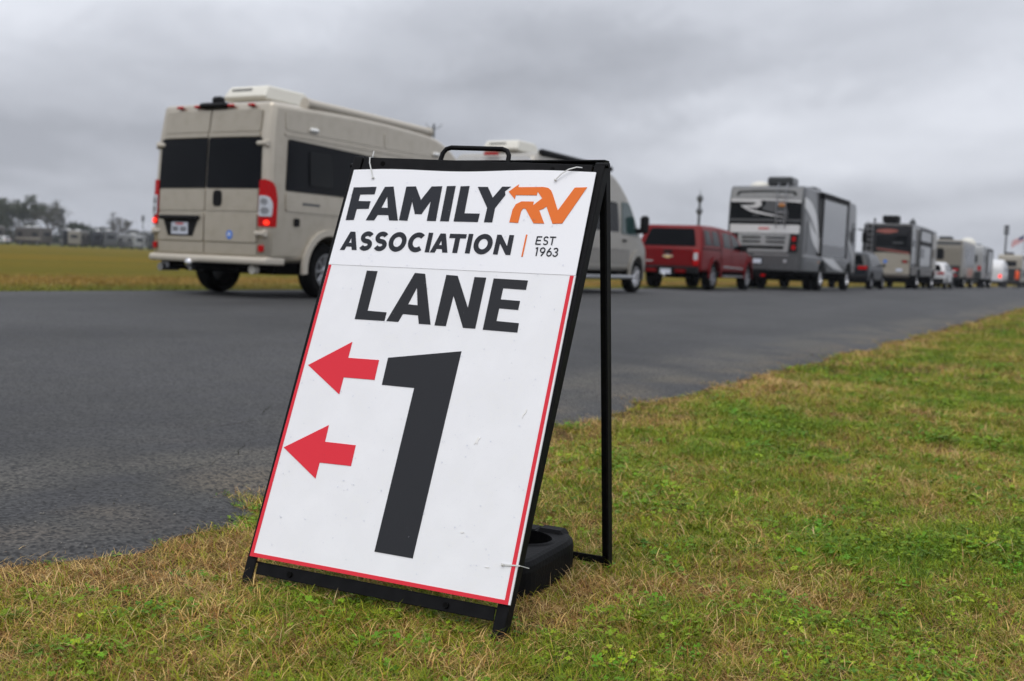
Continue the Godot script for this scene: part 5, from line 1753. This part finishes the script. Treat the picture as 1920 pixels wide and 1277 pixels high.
	est += stroke(arc(555, 726.6, 4.6, 4.4, 160, -90, 10) + arc(555.4, 717.6, 5, 4.6, 90, -160, 10), 2.6)
	print_on("date_lettering", header, est, M.ink, zh)
	var lane := []
	lane += glyphs([[107, 661], [135, 661], [135.5, 566], [185, 565], [185, 545], [108, 544.5]])
	lane += glyphs([[232, 661], [258, 660], [301, 544], [272, 544], [265, 563], [227, 564], [220, 545], [190, 545]], [[234, 587], [258, 586], [246, 627]])
	lane += glyphs([[311, 543], [311, 660], [339, 659], [381, 587], [380, 658], [408, 658], [409, 542], [380, 542], [340, 613], [338.5, 543]])
	lane += glyphs([[427, 541], [426, 657], [506, 656], [506, 635], [453, 636], [453, 610.5], [498, 609.5], [498, 589.5], [454, 590.5], [454, 562], [506, 560.5], [507, 540]])
	print_on("lane_lettering", board, lane, M.ink_soft, zb)
	print_on("numeral", board, glyphs([[217, 462], [389, 490], [385, 54], [296, 54], [298, 401], [218, 401]]), M.ink_soft, zb)
	print_on("arrow", board, glyphs([[18, 429], [117, 491], [117, 454], [196, 455], [197, 410], [118, 409], [118, 370]]), M.print_red, zb)
	print_on("arrow", board, glyphs([[12, 239], [112, 300], [113, 263], [191, 264], [192, 219], [113, 217], [113, 182]]), M.print_red, zb)
	print_on("red_border", board, [poly([[0, 0], [8, 8], [8, 671], [1.5, 671]]), poly([[0, 0], [606, 0], [598, 8], [8, 8]]), poly([[606, 0], [606, 671], [598, 671], [598, 8]])], M.print_red, zb)
	# scuffs and splashes of mud
	for q in [[470, 305, 7, 16], [560, 372, 4, 18], [480, 120, 9, 4], [548, 62, 8, 2]]:
		var pts := []
		for k in 9:
			var a := TAU * k / 9
			var f := 0.5 + 0.22 * sin(k * 2.7 + q[0])
			pts.append([q[0] + q[2] * f * cos(a) + 0.2 * q[3] * sin(a), q[1] + q[3] * f * sin(a)])
		print_on("scuff", board, [poly(pts)], M.scuff, zb)
	# zip ties through the board and round the frame
	for q in [[[0.06, 0.893, 0.009], [0.05, 0.914, 0.011], [0.04, 0.932, 0.009], [0.034, 0.948, 0.005], [0.032, 0.957, -0.01]], [[0.522, 0.889, 0.01], [0.535, 0.902, 0.013], [0.55, 0.912, 0.014], [0.566, 0.918, 0.012], [0.574, 0.924, -0.002]]]:
		var zt := MB.new()
		var pp := []
		for w in q: pp.append(Vector3(w[0] - 0.305, w[1], w[2]))
		for i in pp.size() - 1: zt.bar(pp[i], pp[i + 1], 0.0024, 0.0012, 0.0, Vector3(0, 0, 1))
		zt.box(pp[0], Vector3(0.006, 0.005, 0.004), 0.001)
		if q[0][0] < 0.1: zt.box(pp[-1] + Vector3(-0.002, 0.009, 0), Vector3(0.0024, 0.014, 0.0012))
		var z := obj("zip_tie", zt, M.zip, n)
		z.transform = board.transform
	var z2 := MB.new()
	z2.bar(Vector3(0.278, 0.072, 0.0075), Vector3(0.31, 0.075, 0.0075), 0.0012, 0.0026, 0.0, Vector3.UP)
	z2.bar(Vector3(0.31, 0.075, 0.0075), Vector3(0.321, 0.075, -0.012), 0.0026, 0.0012)
	z2.box(Vector3(0.275, 0.072, 0.009), Vector3(0.006, 0.005, 0.004), 0.001)
	var zt2 := obj("zip_tie", z2, M.zip, n)
	zt2.transform = board.transform
	# rain drops on the face
	var rng := RandomNumberGenerator.new()
	rng.seed = 9
	var dr := MB.new()
	for k in 420:
		var x := rng.randf_range(0.005, 0.6)
		var y := rng.randf_range(0.02, 0.9)
		var r := 0.0006 + 0.0013 * pow(rng.randf(), 2.5)
		dr.lathe([[r, 0.0], [r * 0.85, r * 0.35], [r * 0.45, r * 0.58], [0.0, r * 0.65]], Vector3(x - 0.305, y, 0.0066 if y < 0.67 else 0.0076), Vector3(0, 0, 1), 7, 0.3)
	var drops := obj("rain_drops", dr, M.drop, n)
	drops.transform = board.transform
	drops.set_meta("kind", "stuff")


func base_weight() -> void:
	# a moulded block that holds the board down, lying between its two frames
	var n := thing("sign_weight", "black moulded rubber weight block lying under the sandwich board", "weight", Vector3(-0.2665, 0.0, -2.0781), -0.4364)
	var plan := outline([[-0.2, -0.23, 0.05], [0.24, -0.23, 0.05], [0.245, -0.5, 0.05], [0.2, -0.575, 0.06], [-0.15, -0.575, 0.06], [-0.2, -0.5, 0.05]])
	var h := 0.064
	var hole := PackedVector2Array()
	for k in 32: hole.append(Vector2(0.112 + 0.1 * cos(TAU * k / 32), -0.425 + 0.07 * sin(TAU * k / 32)))
	var slot := rect(0.08, -0.315, 0.2, -0.285, 0.012)
	var flat := func(p: Vector3) -> Vector3: return p
	var mb := MB.new()
	var top := PackedVector2Array()
	var mid := Vector2(0.02, -0.4)
	for p in plan: top.append(mid + (p - mid) * Vector2(0.92, 0.89))
	var lift := func(x: float, z: float, off: float) -> Vector3: return Vector3(x, h + off, z)
	sheet(mb, top, lift, 0.0, flat, Vector2(0.06, 0.06), false, [hole, slot])
	var m := plan.size()
	for i in m:
		var j := (i + 1) % m
		var a := Vector3(plan[i].x, -0.04, plan[i].y)
		var b := Vector3(plan[j].x, -0.04, plan[j].y)
		var c := Vector3(plan[j].x, h - 0.024, plan[j].y)
		var d := Vector3(plan[i].x, h - 0.024, plan[i].y)
		var o := (a + b) * 0.5 - Vector3(mid.x, 0, mid.y)
		mb.quad(a, b, c, d, o)
		var pa := d
		var pb := c
		for k in 3:
			var f := sin((k + 1) / 3.0 * PI / 2)
			var g := 1.0 - cos((k + 1) / 3.0 * PI / 2)
			var qa := Vector3(lerpf(plan[i].x, top[i].x, g), lerpf(h - 0.024, h, f), lerpf(plan[i].y, top[i].y, g))
			var qb := Vector3(lerpf(plan[j].x, top[j].x, g), lerpf(h - 0.024, h, f), lerpf(plan[j].y, top[j].y, g))
			mb.quad(pa, pb, qb, qa, o + Vector3.UP * 0.2)
			pa = qa
			pb = qb
	for hh in [[hole, 0.05], [slot, 0.03]]:
		var ring_: PackedVector2Array = hh[0]
		var c := Vector2.ZERO
		for p in ring_: c += p / ring_.size()
		for i in ring_.size():
			var p := ring_[i]
			var q := ring_[(i + 1) % ring_.size()]
			var inw := Vector3(c.x - p.x, 0, c.y - p.y)
			mb.quad(Vector3(p.x, h, p.y), Vector3(q.x, h, q.y), Vector3(q.x, h - hh[1], q.y), Vector3(p.x, h - hh[1], p.y), inw)
			mb.flat(Vector3(p.x, h - hh[1], p.y), Vector3(q.x, h - hh[1], q.y), Vector3(c.x, h - hh[1], c.y), Vector3.UP)
	obj("block", mb, M.rubber, n)
	for q in [[0.175, -0.525], [-0.13, -0.525]]:
		var lg := MB.new()
		lg.box(Vector3(q[0], h - 0.004, q[1]), Vector3(0.07, 0.024, 0.05), 0.011)
		lg.box(Vector3(q[0] - signf(q[0]) * 0.06, h - 0.004, q[1] - 0.005), Vector3(0.05, 0.012, 0.05), 0.005)
		obj("stacking_lug", lg, M.rubber, n)
	var rim := MB.new()
	for i in 32:
		var p := hole[i]
		var q := hole[(i + 1) % 32]
		var c := Vector2(0.112, -0.425)
		var po := c + (p - c) * 1.08
		var qo := c + (q - c) * 1.08
		rim.quad(Vector3(p.x, h + 0.004, p.y), Vector3(q.x, h + 0.004, q.y), Vector3(qo.x, h + 0.0005, qo.y), Vector3(po.x, h + 0.0005, po.y), Vector3.UP)
		rim.quad(Vector3(p.x, h + 0.004, p.y), Vector3(q.x, h + 0.004, q.y), Vector3(q.x, h - 0.004, q.y), Vector3(p.x, h - 0.004, p.y), Vector3(c.x - p.x, 0, c.y - p.y))
	obj("hole_rim", rim, M.rubber, n)


# ---------------------------------------------------------------- poles, flag, person
func light_pole(x: float, z: float, h: float, r: float, kind: int, label: String) -> void:
	var n := thing("light_pole", label, "pole", Vector3(x, 0.0, z), 0.0)
	var mb := MB.new()
	mb.tube([Vector3(0, -0.3, 0), Vector3(0, h * 0.5, 0), Vector3(0, h, 0)], r, 10, r * 0.7)
	obj("mast", mb, M.pole_metal, n)
	if kind == 0:
		for s in [-1.0, 1.0]:
			var a := MB.new()
			a.tube([Vector3(0, h - 0.35, 0), Vector3(s * 0.4, h - 0.25, 0), Vector3(s * 0.62, h + 0.05, 0)], 0.03, 6, 0.02)
			obj("arm", a, M.pole_metal, n)
	elif kind == 1:
		for y in [h - 0.35, h - 1.5]:
			var c := MB.new()
			c.lathe([[r, -0.3], [r * 1.7, -0.12], [r * 1.9, 0.1], [r * 1.2, 0.3], [r, 0.32]], Vector3(0, y, 0), Vector3.UP, 12)
			obj("lamp_head", c, M.pole_metal, n)
		var t := MB.new()
		t.tube([Vector3(0, h, 0), Vector3(0, h + 0.55, 0)], 0.04, 6, 0.015)
		obj("finial", t, M.pole_metal, n)
	else:
		var hdm := MB.new()
		for k in 3: hdm.box(Vector3(0, h - 0.2 - 0.42 * k, 0), Vector3(0.62, 0.32, 0.3), 0.05)
		obj("floodlight_bank", hdm, M.pole_metal, n)


func flag_on_pole(x: float, z: float) -> void:
	var n := thing("flag", "red, white and blue flag on a thin pole above the motorhomes", "flag", Vector3(x, 0.0, z), 0.0)
	var mb := MB.new()
	mb.tube([Vector3(0, -0.2, 0), Vector3(0, 6.4, 0)], 0.035, 8, 0.025)
	obj("pole", mb, M.pole_metal, n)
	var cl := MB.new()
	cl.colored = true
	var at := func(u: float, v: float) -> Vector3: return Vector3(-0.03 - u * 1.45, 6.25 - v * 0.72 - u * 0.85, 0.14 * sin(u * 7.0) * u)
	for i in 22:
		for j in 13:
			var u0 := i / 22.0
			var u1 := (i + 1) / 22.0
			var v0 := j / 13.0
			var v1 := (j + 1) / 13.0
			cl.tint = Color(0.5, 0.02, 0.04) if j % 2 == 0 else Color(0.7, 0.7, 0.7)
			if i < 9 and j < 7: cl.tint = Color(0.02, 0.025, 0.12)
			cl.quad(at.call(u0, v0), at.call(u1, v0), at.call(u1, v1), at.call(u0, v1), Vector3(0, 0, 1))
	obj("cloth", cl, M.flag, n)


func net(bones: Array, cell: float, k: float, mb: MB) -> void:
	# surface nets over smoothly joined tapered capsules: [a, b, ra, rb]
	var lo := Vector3.ONE * 1e9
	var hi := -lo
	for b in bones:
		for q in [[b[0], b[2]], [b[1], b[3]]]:
			lo = lo.min(q[0] - Vector3.ONE * (q[1] + cell * 2)); hi = hi.max(q[0] + Vector3.ONE * (q[1] + cell * 2))
	var dim := Vector3i(((hi - lo) / cell).ceil()) + Vector3i.ONE
	var field := func(p: Vector3) -> float:
		var acc := 0.0
		for b in bones:
			var ab: Vector3 = b[1] - b[0]
			var t := clampf((p - b[0]).dot(ab) / maxf(ab.length_squared(), 1e-9), 0, 1)
			acc += exp(-((p - (b[0] + ab * t)).length() - lerpf(b[2], b[3], t)) / k)
		return -k * log(maxf(acc, 1e-30))
	var val := PackedFloat32Array()
	val.resize(dim.x * dim.y * dim.z)
	for z in dim.z:
		for y in dim.y:
			for x in dim.x:
				val[(z * dim.y + y) * dim.x + x] = field.call(lo + Vector3(x, y, z) * cell)
	var at := {}
	for z in dim.z - 1:
		for y in dim.y - 1:
			for x in dim.x - 1:
				var sum := Vector3.ZERO
				var cnt := 0
				for e in [[0, 0, 0, 1, 0, 0], [0, 1, 0, 1, 1, 0], [0, 0, 1, 1, 0, 1], [0, 1, 1, 1, 1, 1], [0, 0, 0, 0, 1, 0], [1, 0, 0, 1, 1, 0], [0, 0, 1, 0, 1, 1], [1, 0, 1, 1, 1, 1], [0, 0, 0, 0, 0, 1], [1, 0, 0, 1, 0, 1], [0, 1, 0, 0, 1, 1], [1, 1, 0, 1, 1, 1]]:
					var v0 := val[((z + e[2]) * dim.y + y + e[1]) * dim.x + x + e[0]]
					var v1 := val[((z + e[5]) * dim.y + y + e[4]) * dim.x + x + e[3]]
					if (v0 < 0) != (v1 < 0):
						var f := v0 / (v0 - v1)
						sum += Vector3(e[0], e[1], e[2]).lerp(Vector3(e[3], e[4], e[5]), f)
						cnt += 1
				if cnt: at[Vector3i(x, y, z)] = lo + (Vector3(x, y, z) + sum / cnt) * cell
	var norm := func(p: Vector3) -> Vector3:
		var e := cell * 0.5
		return Vector3(field.call(p + Vector3(e, 0, 0)) - field.call(p - Vector3(e, 0, 0)), field.call(p + Vector3(0, e, 0)) - field.call(p - Vector3(0, e, 0)), field.call(p + Vector3(0, 0, e)) - field.call(p - Vector3(0, 0, e))).normalized()
	var ns := {}
	for key in at: ns[key] = norm.call(at[key])
	for c in at:
		for ax in 3:
			var d := Vector3i.ZERO
			d[ax] = 1
			var c2: Vector3i = c + d
			if c2[ax] >= dim[ax]: continue
			var v0 := val[(c.z * dim.y + c.y) * dim.x + c.x]
			var v1 := val[(c2.z * dim.y + c2.y) * dim.x + c2.x]
			if (v0 < 0) == (v1 < 0): continue
			var u := Vector3i.ZERO
			var w := Vector3i.ZERO
			u[(ax + 1) % 3] = 1
			w[(ax + 2) % 3] = 1
			var q := [c, c - u, c - u - w, c - w]
			if q.all(func(g): return at.has(g)):
				mb.quadn(at[q[0]], at[q[1]], at[q[2]], at[q[3]], ns[q[0]], ns[q[1]], ns[q[2]], ns[q[3]])


func person(s: float, t: float) -> void:
	var n := thing("person", "person in dark clothes and an orange vest standing on the road", "person", road(s, t, ROAD_Y), -HEADING + 0.6)
	var bones := [
		[Vector3(0, 0.95, 0), Vector3(0, 1.15, 0), 0.15, 0.15], [Vector3(0, 1.15, 0), Vector3(0, 1.4, 0.01), 0.15, 0.13],
		[Vector3(-0.13, 1.42, 0), Vector3(0.13, 1.42, 0), 0.075, 0.075], [Vector3(0, 1.42, 0), Vector3(0, 1.54, 0.01), 0.06, 0.055]]
	for sd in [-1.0, 1.0]:
		var st: float = 0.08 * sd
		bones += [[Vector3(sd * 0.09, 0.92, 0), Vector3(sd * 0.11, 0.5, 0.02 + st), 0.095, 0.06], [Vector3(sd * 0.11, 0.5, 0.02 + st), Vector3(sd * 0.115, 0.09, -0.01 + st), 0.06, 0.042], [Vector3(sd * 0.115, 0.05, -0.03 + st), Vector3(sd * 0.13, 0.035, 0.14 + st), 0.045, 0.038]]
		bones += [[Vector3(sd * 0.19, 1.41, 0), Vector3(sd * 0.25, 1.13, -0.01), 0.06, 0.046], [Vector3(sd * 0.25, 1.13, -0.01), Vector3(sd * 0.24, 0.88, 0.09), 0.045, 0.034]]
	var mb := MB.new()
	net(bones, 0.03, 0.018, mb)
	obj("body", mb, M.cloth_dark, n)
	var hd := MB.new()
	net([[Vector3(0, 1.64, 0.0), Vector3(0, 1.7, -0.01), 0.088, 0.09], [Vector3(0, 1.58, 0.04), Vector3(0, 1.6, 0.045), 0.05, 0.05], [Vector3(0, 1.645, 0.085), Vector3(0, 1.62, 0.1), 0.012, 0.016], [Vector3(-0.09, 1.65, 0), Vector3(-0.092, 1.62, 0), 0.02, 0.015], [Vector3(0.09, 1.65, 0), Vector3(0.092, 1.62, 0), 0.02, 0.015], [Vector3(0, 1.5, 0), Vector3(0, 1.57, 0.01), 0.05, 0.05]], 0.015, 0.012, hd)
	obj("head", hd, M.skin, n)
	var hr := MB.new()
	net([[Vector3(0, 1.7, -0.02), Vector3(0, 1.72, -0.015), 0.1, 0.095], [Vector3(0, 1.735, 0.06), Vector3(0, 1.725, 0.13), 0.03, 0.02]], 0.02, 0.015, hr)
	obj("cap", hr, M.cloth_dark, n)
	var ha := MB.new()
	for sd in [-1.0, 1.0]:
		var p := Vector3(sd * 0.24, 0.84, 0.11)
		var hb := [[p + Vector3(0, 0.04, -0.02), p + Vector3(0, -0.03, 0.01), 0.03, 0.032]]
		for k in 4: hb.append([p + Vector3(0, -0.04, -0.02 + 0.018 * k), p + Vector3(-sd * 0.015, -0.1 + 0.008 * absf(k - 1.5), 0.0 + 0.016 * k), 0.01, 0.008])
		hb.append([p + Vector3(0, 0.0, 0.03), p + Vector3(-sd * 0.02, -0.05, 0.06), 0.011, 0.009])
		net(hb, 0.012, 0.006, ha)
	obj("hands", ha, M.skin, n)
	var vs := MB.new()
	net([[Vector3(0, 0.93, 0), Vector3(0, 1.15, 0), 0.185, 0.185], [Vector3(0, 1.15, 0), Vector3(0, 1.38, 0.01), 0.185, 0.165], [Vector3(-0.12, 1.43, 0), Vector3(0.12, 1.43, 0), 0.095, 0.095]], 0.03, 0.02, vs)
	obj("vest", vs, M.vest, n)


# ---------------------------------------------------------------- sky and light
func make_sky() -> PanoramaSkyMaterial:
	# an overcast sky, brighter overhead than near the horizon, with soft layered cloud
	var w := 1536
	var h := 768
	var img := Image.create(w, h, false, Image.FORMAT_RGBF)
	var big := FastNoiseLite.new()
	big.seed = 14
	big.noise_type = FastNoiseLite.TYPE_SIMPLEX_SMOOTH
	big.frequency = 0.32
	big.fractal_octaves = 5
	big.domain_warp_enabled = true
	big.domain_warp_amplitude = 0.9
	big.domain_warp_frequency = 0.4
	var fine := FastNoiseLite.new()
	fine.seed = 28
	fine.noise_type = FastNoiseLite.TYPE_SIMPLEX_SMOOTH
	fine.frequency = 1.1
	fine.fractal_octaves = 4
	img.fill(Color(0.2, 0.19, 0.15))
	for y in h / 2 + 2:
		var el := (0.5 - (y + 0.5) / h) * PI
		var ce := cos(el)
		var se := sin(el)
		var lum := (1.0 + 1.6 * clampf(se, 0, 1)) / 2.6
		var far := 1.0 / (maxf(se, 0.0) + 0.16)
		var depth := clampf(se / 0.05, 0.35, 1.0)
		for x in w:
			var az := (x + 0.5) / w * TAU
			var px := sin(az) * ce * far
			var pz := -cos(az) * ce * far
			# streets of cloud lie across the view
			var u := px * 0.85 + pz * 0.3
			var v := pz * 0.8 - px * 0.35
			var n1 := big.get_noise_2d(u, v)
			var n2 := fine.get_noise_2d(u, v)
			var b := lum * (1.0 + depth * (0.6 * n1 + 0.16 * n2))
			var grey := clampf(0.5 + n1 * 0.9 + n2 * 0.2, 0, 1)
			img.set_pixel(x, y, Color(b * lerpf(0.92, 0.955, grey), b * lerpf(0.968, 0.99, grey), b * lerpf(1.085, 1.07, grey)))
	var m := PanoramaSkyMaterial.new()
	m.panorama = ImageTexture.create_from_image(img)
	return m


func _ready() -> void:
	# camera
	var cam := Camera3D.new()
	cam.name = "camera"
	add_child(cam)
	cam.current = true
	cam.near = 0.1
	cam.far = 4000.0
	var pitch := 0.0736
	var roll := 0.0406
	cam.transform = Transform3D(Basis(Vector3.RIGHT, -pitch) * Basis(Vector3.BACK, roll), Vector3(0, 0.6937, 0))
	var lens := CameraAttributesPhysical.new()
	lens.frustum_focal_length = 37.6
	lens.frustum_focus_distance = 2.12
	lens.exposure_aperture = 4.6
	lens.frustum_near = 0.1
	lens.frustum_far = 4000.0
	cam.attributes = lens
	cam.fov = 35.4
	# sky
	noise_a.seed = 3
	noise_a.frequency = 0.01
	noise_a.fractal_octaves = 4
	noise_b.seed = 17
	noise_b.frequency = 0.01
	noise_b.fractal_octaves = 3
	var env := Environment.new()
	env.background_mode = Environment.BG_SKY
	env.sky = Sky.new()
	env.sky.sky_material = make_sky()
	env.background_energy_multiplier = 1.32
	env.tonemap_mode = Environment.TONE_MAPPER_LINEAR
	env.tonemap_exposure = 1.05
	env.sdfgi_enabled = true
	env.ssao_enabled = true
	env.ssil_enabled = true
	env.fog_enabled = true
	env.fog_density = 0.0003
	env.fog_light_color = Color(0.78, 0.8, 0.84)
	var we := WorldEnvironment.new()
	we.name = "world_environment"
	we.environment = env
	add_child(we)
	# the sun behind the cloud
	var sun := DirectionalLight3D.new()
	sun.name = "sun"
	add_child(sun)
	sun.light_energy = 0.38
	sun.light_color = Color(1.0, 0.98, 0.95)
	sun.light_angular_distance = 50.0
	sun.shadow_enabled = true
	sun.rotation_degrees = Vector3(-62, -25, 0)
	make_materials()
	# the place
	make_ground()
	make_road()
	plant_grass()
	# the vehicles
	camper_van()
	grey_van()
	pickup()
	silver_coach()
	dark_car()
	black_coach()
	white_car()
	tan_coach()
	dome_coach()
	white_camper()
	last_coach()
	# across the field
	var row := [
		[-113.0, -224.0, 0.5, 9.0, 3.5, 3, "tan parked motorhome at the open end of the far row"],
		[-108.5, -222.0, 0.7, 9.0, 3.6, 0, "dark brown parked motorhome left of the small white car"],
		[-103.8, -228.0, 0.4, 9.0, 3.7, 4, "charcoal parked motorhome right behind the small white car"],
		[-99.6, -221.0, 1.0, 9.5, 3.6, 0, "long dark brown parked motorhome right of the small white car"],
		[-94.6, -226.0, 0.5, 8.0, 3.4, 5, "black parked motorhome with a pale green windscreen beside the long brown one"],
		[-91.4, -224.0, 0.15, 8.0, 3.3, 3, "tan parked motorhome squeezed between two black ones"],
		[-88.2, -226.0, 0.35, 8.5, 3.4, 5, "black parked motorhome left of the grey one"],
		[-85.0, -223.0, 0.5, 9.0, 3.5, 1, "grey parked motorhome left of the pale trailer"],
		[-80.8, -225.0, 0.8, 7.5, 3.0, 2, "pale parked trailer right of the grey motorhome"],
		[-76.5, -227.0, 0.4, 8.0, 3.4, 4, "charcoal parked motorhome right of the pale trailer"],
		[-71.0, -228.0, 0.6, 9.0, 3.4, 0, "dark brown parked motorhome seen past the beige van's left side"],
		[-64.0, -230.0, 0.8, 9.0, 3.4, 3, "tan parked motorhome hidden low behind the beige van"]]
	for r in row: parked_rv(r[0], r[1], r[2], r[3], r[4], r[5], r[6])
	var pk := thing("parked_car", "small white car parked before the charcoal motorhome across the field", "car", Vector3(-100.5, 0.1, -212.0), 1.3)
	small_car(pk, M.coach_white, 1.6)
	var grey_green := Color(0.075, 0.085, 0.045)
	for t in [[-127.0, -252.0, 12.5, 12.0, 0.8, grey_green, "tall grey-green tree at the open end of the far wood"], [-120.0, -250.0, 11.8, 11.0, 0.85, Color(0.07, 0.08, 0.045), "broad grey-green tree over the dark brown motorhome"], [-114.8, -252.0, 12.0, 9.5, 0.8, Color(0.065, 0.075, 0.042), "dense rounded tree in the middle of the far wood"], [-109.0, -250.0, 11.4, 10.5, 0.5, Color(0.08, 0.08, 0.055), "half-bare tree at the light pole end of the far wood"], [-92.3, -250.0, 8.6, 7.5, 0.3, Color(0.085, 0.08, 0.065), "bare rounded tree above the grey parked motorhome"], [-86.0, -262.0, 7.0, 8.0, 0.35, Color(0.09, 0.085, 0.068), "low bare tree beside the beige van's tail light"], [-112.0, -268.0, 6.8, 7.0, 0.3, Color(0.09, 0.09, 0.07), "small bare tree left of the dark round shrub"]]:
		tree(t[0], t[1], t[2], t[3], t[4], t[5], int(-t[0] * 7), t[6])
	bush(-101.0, -250.0, 8.0, 5.6, Color(0.028, 0.038, 0.018), 5, "dark round evergreen shrub behind the parked motorhomes")
	bush(-96.5, -251.0, 6.0, 4.8, Color(0.034, 0.042, 0.022), 6, "low dark evergreen shrub right of the round one")
	bush(-106.5, -256.0, 9.0, 6.0, Color(0.042, 0.048, 0.028), 9, "grey-green shrub between the half-bare tree and the round shrub")
	bush(-90.0, -256.0, 9.0, 4.6, Color(0.05, 0.052, 0.036), 10, "pale low shrub under the bare rounded tree")
	bush(-83.0, -256.0, 8.0, 4.2, Color(0.045, 0.05, 0.032), 12, "pale low shrub beside the beige van's left side")
	bush(-128.0, -246.0, 12.0, 7.4, Color(0.036, 0.043, 0.022), 13, "tall dark undergrowth at the open end of the far wood")
	bush(-121.0, -244.0, 12.0, 7.2, Color(0.035, 0.043, 0.02), 7, "wide dark undergrowth beneath the grey-green trees")
	bush(-113.0, -243.0, 11.0, 6.6, Color(0.038, 0.043, 0.024), 8, "dark undergrowth below the half-bare tree")
	# a far-off wood along the horizon
	var rng := RandomNumberGenerator.new()
	rng.seed = 99
	var wood := MB.new()
	wood.colored = true
	for k in 520:
		var a := -0.75 + 1.6 * k / 520.0
		var d := rng.randf_range(520, 640)
		leaf_clump(wood, Vector3(sin(a) * d, rng.randf_range(1.0, 5.5), -cos(a) * d), Vector3(5, 4, 5), 34, 1.1, Color(0.05, 0.055, 0.035), rng)
	var fw := obj("far_wood", wood, M.leaf, self)
	fw.set_meta("kind", "stuff")
	tag(fw, "far-off wood, a dark line along the horizon", "wood")
	light_pole(-6.4, -79.7, 10.6, 0.11, 0, "slim pole with two short curved arms above the beige van's nose")
	light_pole(16.7, -98.6, 7.5, 0.16, 1, "dark pole with two lamp collars behind the red pickup")
	light_pole(62.5, -137.0, 7.9, 0.14, 2, "slim pole carrying a bank of floodlights near the flag")
	light_pole(-85.9, -202.5, 7.2, 0.1, 2, "slim floodlight pole beside the nearly bare tree")
	light_pole(-75.7, -217.2, 7.0, 0.1, 2, "slim floodlight pole beside the beige van's left tail light")
	flag_on_pole(59.6, -126.0)
	person(97.0, 4.8)
	# the subject
	sandwich_board()
	base_weight()
